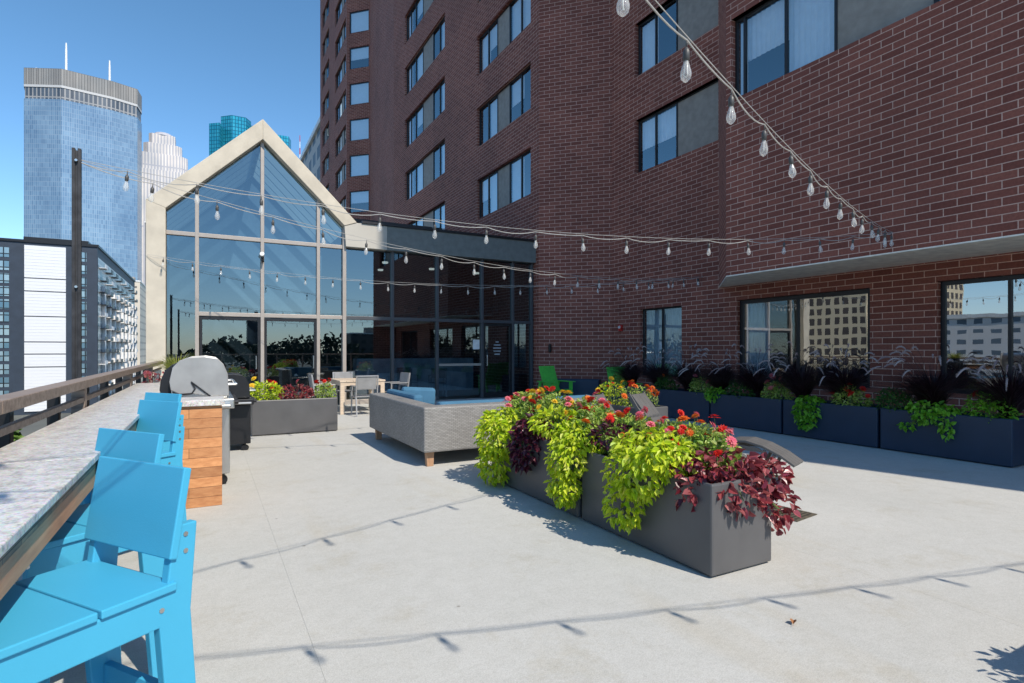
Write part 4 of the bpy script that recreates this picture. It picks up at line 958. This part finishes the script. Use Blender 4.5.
for c_ in range(9):
    m=MB(); y=178.6+c_*9.2; m.box((-23.92,y,GZ+1),(-23.3,y+1.8,18)); ab(m,'white_fin',wh2)
m=MB(); m.box((-40,180,27.6),(-27,190,29.6)); ab(m,'roof_plant',M['black'])
m=MB(); m.box((-40,240,27.6),(-27,250,30.6)); ab(m,'roof_plant',whitep)
# cream and dark narrow towers between the block and the gable
def tower(name,x0,y0,x1,y1,z1,mat,label,rm=None):
    e=empty(name,(x0,y0,GZ),0,label,'building'); m=MB(); uvbox(m,x0,y0,x1,y1,GZ,z1); o=m.build('wall',mat,e); o.location=(-x0,-y0,-GZ)
    m=MB(); m.box((x0-.3,y0-.3,z1),(x1+.3,y1+.3,z1+.6)); o=m.build('parapet',rm or M['white'],e); o.location=(-x0,-y0,-GZ)
    m=MB(); m.box((x0*.6+x1*.4,y0*.6+y1*.4,z1+.6),(x0*.4+x1*.6,y0*.4+y1*.6,z1+3.5)); o=m.build('roof_plant',M['panel'],e); o.location=(-x0,-y0,-GZ)
    return e
def slots(name,wall,win,bw,rh,ms): return curtainwall(name,win,tuple(c*1.5 for c in win),wall,bw,rh,ms,.5,0)
tower('office_building',-37.6,330,-29,360,35,slots('cream wall slots',(.62,.55,.45),(.10,.09,.08),4.3,3.4,1.25),'narrow cream building with small dark windows left of the gable pillar')
tower('office_building',-31,380,-22,420,74,slots('dark tower slots',(.10,.11,.13),(.03,.05,.07),3,3.5,.6),'narrow dark tower squeezed against the gable pillar')
# light building beyond the brick tower
tower('office_building',12,62,30,112,28.4,slots('pale stone grid',(.42,.38,.34),(.05,.08,.11),3.2,2.7,.55),'pale stone grid building beyond the brick tower')
# west side, mirrored in the ground floor windows
tower('office_building',-140,67,-100,112,60,slots('cream grid',(.80,.66,.44),(.08,.06,.05),1.9,2.2,.38),'cream office building with a dense window grid west of the terrace')
tower('office_building',-128,20,-100,62,7.2,slots('white grid',(.72,.72,.72),(.12,.16,.20),2.6,1.9,.55),'low white building with wide windows west of the terrace')
tower('office_building',-150,-30,-112,12,30,slots('grey grid',(.30,.30,.32),(.06,.09,.12),4,3.5,.8),'grey office building west of the terrace behind the camera')
tower('office_building',-95,112,-70,132,44,slots('white band grid',(.66,.68,.70),(.10,.14,.18),30,3.2,1.4),'white banded building west of the terrace')
# south side, mirrored in the pavilion glass
tower('office_building',-30,-190,-14,-172,15,slots('brown grid',(.07,.05,.045),(.02,.02,.02),4,3.5,1),'dark brown brick building far south of the terrace')
tower('office_building',60,-260,82,-240,9,slots('tan grid',(.10,.08,.07),(.03,.03,.03),4,3.5,1),'low tan building far south of the terrace')
tower('office_building',20,-330,30,-320,20,slots('slate grid',(.06,.06,.07),(.03,.03,.03),4,3.5,1),'small slate building on the south skyline')
m=MB()
for k in range(2600):
    x=-220+rnd()*440; y=-150-rnd()*140; h=13+3.5*math.sin(x*.07)+2.5*math.sin(x*.19+1)+rnd()*2.0
    z=GZ+h*(1-.35*rnd()**2)
    for q in range(9): m.leaf(Vector((x,y,z))+rv()*2.2,rv(),rv(),1.7,1.3,.2)
tag(m.build('far_woodland',plain('dark woodland',(.03,.05,.02),.8)),'dark belt of far woodland south of the terrace','woodland',None,'stuff')

# ---------------------------------------------------------------- trees below the railing
def tree(loc,h,r,n,label,L=.22):
    e=empty('street_tree',loc,0,label,'tree','street trees below the railing'); t_=MB()
    t_.tube([(0,0,0),(.1,0,h*.3),(0,.1,h*.55),(0,0,h*.8)],[.28,.22,.16,.06],8)
    bl=[]
    for k in range(16):
        a=rnd()*6.28; q=Vector((math.cos(a)*r*(.2+.7*rnd()),math.sin(a)*r*(.2+.7*rnd()),h*(.55+.42*rnd()))); t_.tube([(0,0,h*(.35+.3*rnd())),q*.6+Vector((0,0,h*.25)),q],[.1,.06,.02],5)
        bl.append((q.x,q.y,q.z,r*.36*(.7+.6*rnd()),r*.36*(.7+.6*rnd()),r*.28*(.7+.6*rnd())))
    t_.build('trunk',M['bark'],e); foliage(bl,n,L,L*.6,.3,1,.3).build('crown',M['treeleaf'],e)
tree((-4.4,17.0,GZ),13.7,2.6,11000,'leafy street tree just below the railing at the left edge')
tree((-12.5,25,GZ),12.5,3.4,5000,'smaller street tree behind the first, below the railing')
tree((-9.0,11.5,GZ),12.6,3.0,5000,'street tree nearest the camera below the railing')
